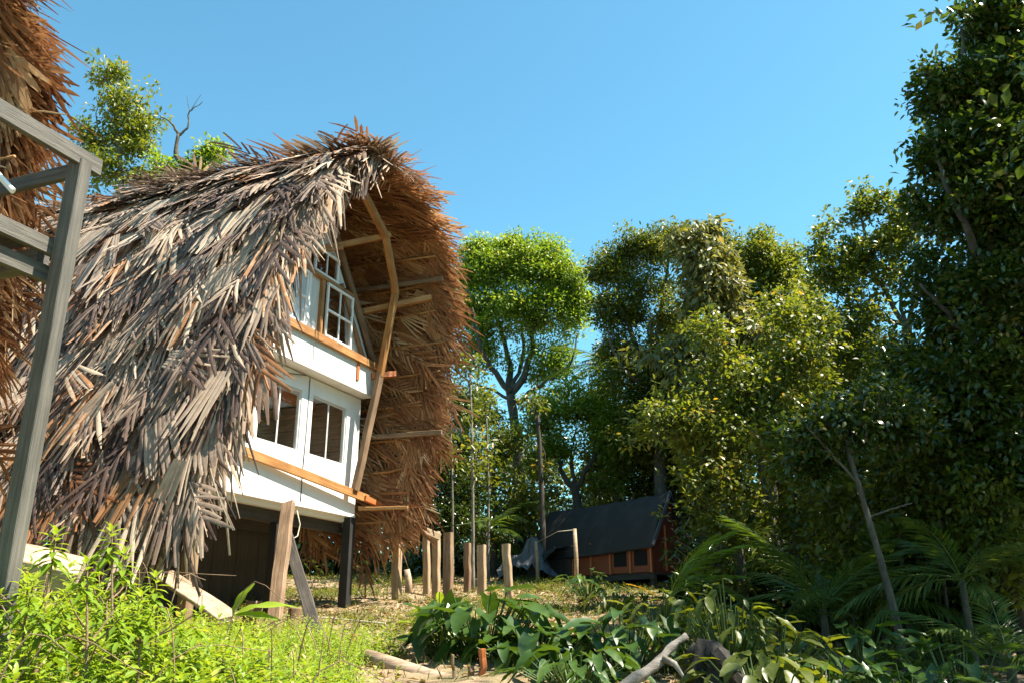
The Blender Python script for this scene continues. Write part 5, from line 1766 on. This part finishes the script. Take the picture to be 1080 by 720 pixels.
broad_plant('leafy_bush', 'dark bush under the sunlit palm fronds', 1000, 690, 12.0, 60, 0.4, 1.3, 0.26, 0.11, 'leaf_broad', 12, kind='ovate', spread=0.8, cat='bush')
broad_plant('leafy_bush', 'dark bush between the two palms of the right wood', 905, 670, 13.2, 60, 0.4, 1.4, 0.24, 0.11, 'leaf_broad', 13, kind='ovate', spread=0.9, cat='bush')
q = at(240, 664, 9.3)
gz = G(q[0], q[1])
t = thing('palm_seedling', 'single bright palm seedling leaning over beside the slanting prop', 'seedling', (q[0], q[1], gz))
tp_ = at(246, 648, 9.3) - V(q[0], q[1], gz)
link('stem', mesh_from('stem', *tube_arrays([V(0, 0, -0.05), tp_ * 0.6, tp_], [0.012, 0.012, 0.010], 6, None, 0, False), 'leaf_stem', smooth_=True), t)
for k, (dx, dz, L_) in enumerate(((0.9, 0.42, 0.62), (0.8, 0.05, 0.5), (0.3, 0.9, 0.35))):
    link('leaf', broad_leaf_mesh(20 + k, L_, 0.12, 'leaf_fg', 'ovate'), t, mat=mat4(tp_, *basis(V(dx, -0.15, dz), V(0, -0.5, 0.9))))
for i_, (x, y, Y, mt_, lab) in enumerate(((606, 730, 8.3, 'leaf_broad', 'low broad-leaved plant at the bottom edge left of the dead branch'), (800, 728, 7.9, 'leaf_mid', 'low plant at the bottom edge right of the stump'), (868, 724, 8.2, 'leaf_broad', 'low broad-leaved plant left of the leaning trunk foot'), (955, 724, 8.0, 'leaf_broad', 'low broad-leaved plant right of the leaning trunk foot'), (1060, 724, 7.6, 'leaf_broad', 'low broad-leaved plant under the corner palm'))):
    broad_plant('broadleaf_plant', lab, x, y, Y, 70, 0.05, 0.42, 0.26, 0.12, mt_, 30 + i_, kind=('arrow' if i_ % 2 == 0 else 'ovate'), spread=0.55)
# yellow dying leaf at the cabin
q = at(692, 628, 13.4)
o = link('yellow_leaf', broad_leaf_mesh(3, 0.5, 0.07, 'leaf_yellowed' if 'leaf_yellowed' in MATS else 'leaf_fg', 'ovate'), None, mat=mat4(q, *basis(V(-0.8, -0.2, 0.5), ZZ)))
leaf_mat('leaf_yellowed', [(0, (0.5, 0.27, 0.02)), (1, (0.62, 0.36, 0.04))], 0.3)
o.data.materials[0] = MATS['leaf_yellowed']
tag(o, 'yellow dying leaf blade sticking up by the bright young palm', 'leaf')


# ------------------------------------------------------------------ saplings and ground cover
def sprig_arrays(n_, pos, h, leafL, asp, per, rg, lean=0.25):
    """upright sprigs with whorled leaves: returns leaf arrays and stem arrays"""
    cen, d, nr, L, tint = [], [], [], [], []
    ax = np.stack([rg.normal(0, lean, n_), rg.normal(0, lean, n_), np.ones(n_)], 1)
    ax /= np.linalg.norm(ax, axis=1, keepdims=True)
    k = np.arange(per)
    f = 0.25 + 0.75 * (k / (per - 1)) ** 0.7
    F = np.tile(f, (n_, 1))
    A = k * 2.4 + rg.uniform(0, 6.28, (n_, 1))
    C_ = pos[:, None, :] + ax[:, None, :] * (h[:, None] * F)[..., None]
    el = 0.15 + 0.9 * F ** 3 - 0.3 + rg.normal(0, 0.2, F.shape)
    D_ = np.stack([np.cos(A) * np.cos(el), np.sin(A) * np.cos(el), np.sin(el)], -1)
    LL = leafL[:, None] * (1.15 - 0.6 * F ** 4) * rg.uniform(0.75, 1.2, F.shape)
    N_ = np.stack([-np.cos(A) * 0.4, -np.sin(A) * 0.4, np.ones_like(A)], -1) + rg.normal(0, 0.2, D_.shape)
    T_ = np.clip(0.15 + 0.55 * F + rg.normal(0, 0.14, F.shape) + rg.normal(0, 0.12, (n_, 1)), 0, 1)  # leaves low on the stem tinted darker, shade put into the colour
    T_ = np.where(rg.random(T_.shape) < 0.012, 1.0, T_)
    return C_.reshape(-1, 3), D_.reshape(-1, 3), N_.reshape(-1, 3), LL.ravel(), LL.ravel() * asp, T_.ravel(), ax


def stems_soup(pos, ax, h, r_):
    """three-sided tapering stems"""
    n_ = len(pos)
    s1 = np.cross(ax, V(1, 0.2, 0))
    s1 /= np.linalg.norm(s1, axis=1, keepdims=True)
    s2 = np.cross(ax, s1)
    top = pos + ax * h[:, None]
    vs = np.stack([pos + s1 * r_, pos - s1 * r_ * 0.5 + s2 * r_ * 0.87, pos - s1 * r_ * 0.5 - s2 * r_ * 0.87, top], 1).reshape(-1, 3)
    k = np.arange(n_)[:, None] * 4
    return vs, np.concatenate([k + [0, 1, 3], k + [1, 2, 3], k + [2, 0, 3]], 1).reshape(-1, 3)


def cover(name, label, P, h, leafL, asp, per, mt, seed, cat='ground cover', lean=0.25):
    rg = np.random.default_rng(seed)
    n_ = len(P)
    c_, d, nr, L, W, tn, ax = sprig_arrays(n_, P, h, leafL, asp, per, rg, lean)
    vs, tr_, k = leaf_soup(c_, d, nr, L, W, detail=2)
    tn = np.repeat(tn, k)
    v2, t2 = stems_soup(P, ax, h, 0.004)
    o = link(name, tri_mesh(name, np.concatenate([vs, v2]), np.concatenate([tr_, t2 + len(vs)]), mt, np.concatenate([tn, np.full(len(t2), 0.6)])))
    tag(o, label, cat, kind='stuff')


def scatter(n_, fn, xr, yr, rg):
    """random points on the ground kept where fn(x, y) > random"""
    out_ = []
    while len(out_) < n_:
        x = rg.uniform(*xr, 4000)
        y = rg.uniform(*yr, 4000)
        keep = rg.random(4000) < fn(x, y)
        out_ += list(zip(x[keep], y[keep]))
    q = np.array(out_[:n_])
    return np.column_stack([q, ground(q[:, 0], q[:, 1]) - 0.02])


rg = np.random.default_rng(77)


def f_near(x, y):
    edge = -0.42 - 0.105 * y + 0.25 * np.sin(y * 1.7)
    return ((x < edge) & (x > -0.68 * y - 0.8)) * (0.55 + 0.45 * np.sin(x * 2.3 + y) ** 2)


P = scatter(1700, f_near, (-7.5, -0.6), (2.6, 7.0), rg)
h = rg.uniform(0.22, 0.68, len(P)) * (0.8 + 0.4 * smooth(-1.5, -3.5, P[:, 0]))
cover('leafy_ground_cover', 'bright sunlit leafy weeds covering the bank at lower left', P, h, rg.uniform(0.06, 0.13, len(P)), 0.40, 14, 'leaf_fg', 5)


def f_far(x, y):
    edge = -0.35 - 0.12 * y + 0.3 * np.sin(y * 1.3)
    return ((x < edge + 0.2) & (x > -0.62 * y)) * 1.0


P = scatter(3400, f_far, (-7.0, -0.5), (6.6, 10.4), rg)
h = rg.uniform(0.10, 0.42, len(P))
cover('leafy_ground_cover', 'small-leaved green weeds in front of the stilts', P, h, rg.uniform(0.04, 0.075, len(P)), 0.36, 12, 'leaf_fg', 6)


def f_clear(x, y):
    q = np.sin(x * 1.1 + 0.5 * y) * np.sin(y * 0.9 - 0.3 * x) + 0.4 * np.sin(x * 3.1) * np.sin(y * 2.7)
    return np.clip(0.3 + 0.7 * q, 0.03, 1) * (x > -0.45 * y) * (x < 0.22 * y)


P = scatter(3600, f_clear, (-7, 5.5), (10, 24), rg)
cover('clearing_weeds', 'patchy low weeds over the brown clearing', P, rg.uniform(0.05, 0.22, len(P)), rg.uniform(0.04, 0.09, len(P)), 0.4, 8, 'leaf_mid', 7, lean=0.4)
# grass blades and dead leaves on the clearing
P = scatter(16000, lambda x, y: np.clip(0.35 + 0.65 * np.sin(x * 0.8 - y * 0.6) * np.sin(y * 0.7 + x * 0.5), 0.08, 1) * (x > -0.5 * y) * (x < 0.4 * y), (-8, 8), (8.5, 26), rg)
n_ = len(P)
d = np.column_stack([rg.normal(0, 0.5, n_), rg.normal(0, 0.5, n_), np.ones(n_)])
vs, tr_, k = leaf_soup(P, d, unit(n_, rg), rg.uniform(0.05, 0.18, n_), rg.uniform(0.008, 0.016, n_))
o = link('grass_blades', tri_mesh('grass_blades', vs, tr_, 'grass', np.repeat(rg.random(n_), k)))
tag(o, 'short thin grass over the clearing', 'grass', kind='stuff')
P = scatter(15000, lambda x, y: ((x > -0.5 * y) & (x < 0.55 * y)) * (0.3 + 0.7 * (np.sin(x * 1.3 + 2) * np.sin(y * 1.1) > -0.1)), (-8, 10), (8.5, 26), rg)
n_ = len(P)
P[:, 2] += 0.03
d = np.column_stack([rg.normal(0, 1, n_), rg.normal(0, 1, n_), rg.normal(0, 0.22, n_)])
vs, tr_, k = leaf_soup(P, d, unit(n_, rg) * 0.35 + ZZ, rg.uniform(0.06, 0.17, n_), rg.uniform(0.03, 0.07, n_), fold=0.25)
o = link('leaf_litter', tri_mesh('leaf_litter', vs, tr_, 'leaf_dry', np.repeat(rg.random(n_), k)))
tag(o, 'dry brown leaf litter strewn over the clearing', 'leaf litter', kind='stuff')

V_, F_ = [], []
rb = np.random.default_rng(31)
for k in range(70):
    x0, y0 = rb.uniform(-4.2, -1.3), rb.uniform(3.6, 8.5)
    if not f_near(np.array([x0]), np.array([min(y0, 7.0)]))[0]:
        continue
    g0 = G(x0, y0)
    dx, dy = rb.normal(0, 0.45), rb.normal(0, 0.3)
    hh = rb.uniform(0.35, 0.75)
    v2, f2 = tube_arrays(curve_pts([V(x0, y0, g0), V(x0 + dx * 0.4, y0 + dy * 0.4, g0 + hh), V(x0 + dx, y0 + dy, g0 + hh * rb.uniform(0.5, 1.05))], 7), [0.006 - 0.0005 * i for i in range(8)], 4, None, 0, False)
    q = len(V_)
    V_ += v2
    F_ += [tuple(w + q for w in f) for f in f2]
o = link('dry_stems', mesh_from('dry_stems', V_, F_, 'wood_brown', smooth_=True))
tag(o, 'reddish dry stems tangled among the sunlit weeds', 'stems', kind='stuff')

# upright saplings against the thatch, each a thing
SAP = [(60, 560, 5.4, 'sapling with tufted tip reaching highest at the left edge'), (118, 556, 5.6, 'tall tufted sapling in front of the fallen thatch'), (92, 590, 5.2, 'leafy sapling between the two tallest ones'),
       (132, 580, 5.8, 'sapling right of the tall tufted one'), (165, 605, 6.0, 'rightmost sapling leaning over the pale plank'), (30, 610, 5.0, 'short sapling at the far left of the bank'), (150, 625, 5.6, 'short sapling below the rightmost one')]
for i, (x, y, Y, lab) in enumerate(SAP):
    tp = at(x, y, Y)
    rg = np.random.default_rng(200 + i)
    bx_, by_ = tp[0] + rg.normal(0, 0.08), tp[1] + rg.normal(0, 0.08)
    g = G(bx_, by_)
    t = thing('sapling', lab, 'sapling', (bx_, by_, g), 'saplings on the bank')
    hh = tp[2] - g
    st = [V(0, 0, -0.05), V((tp[0] - bx_) * 0.3, (tp[1] - by_) * 0.3, hh * 0.5), V(tp[0] - bx_, tp[1] - by_, hh)]
    SV, SF = tube_arrays(st, [0.012, 0.009, 0.005], 6, None, 0, False)
    tips = [(st[2], 1.0)]
    for k in range(4):
        f = rg.uniform(0.3, 0.75)
        p0 = st[0] * (1 - f) + st[2] * f
        p1 = p0 + V(rg.normal(0, 0.16), rg.normal(0, 0.12), rg.uniform(0.12, 0.3))
        v2, f2 = tube_arrays([p0, (p0 + p1) / 2 + V(0, 0, -0.02), p1], [0.007, 0.005, 0.004], 5, None, 0, False)
        q = len(SV)
        SV += v2
        SF += [tuple(w + q for w in f_) for f_ in f2]
        tips.append((p1, 0.8))
    link('stem', mesh_from('stem', SV, SF, 'wood_brown', smooth_=True), t)
    CC, DD, NNN, LL, TT = [], [], [], [], []
    for (tp_, s) in tips:
        nn_ = int(26 * s)
        for k in range(nn_):
            f = k / nn_
            a_ = k * 2.4
            e_ = -0.45 + 1.5 * f ** 2
            CC.append(tp_ - V(0, 0, 0.20 * s * (1 - f)))
            DD.append(V(math.cos(a_) * math.cos(e_), math.sin(a_) * math.cos(e_), math.sin(e_)))
            NNN.append(V(-math.cos(a_) * 0.5, -math.sin(a_) * 0.5, 1))
            LL.append(0.145 * s * (1.1 - 0.5 * f) * rg.uniform(0.8, 1.15))
            TT.append(np.clip(0.35 + 0.4 * f + rg.normal(0, 0.1), 0, 1))
    LL = np.array(LL)
    vs, tr_, k = leaf_soup(np.array(CC), np.array(DD), np.array(NNN), LL, LL * 0.30, detail=2)
    link('leaves', tri_mesh('leaves', vs, tr_, 'leaf_fg', np.repeat(TT, k)), t)
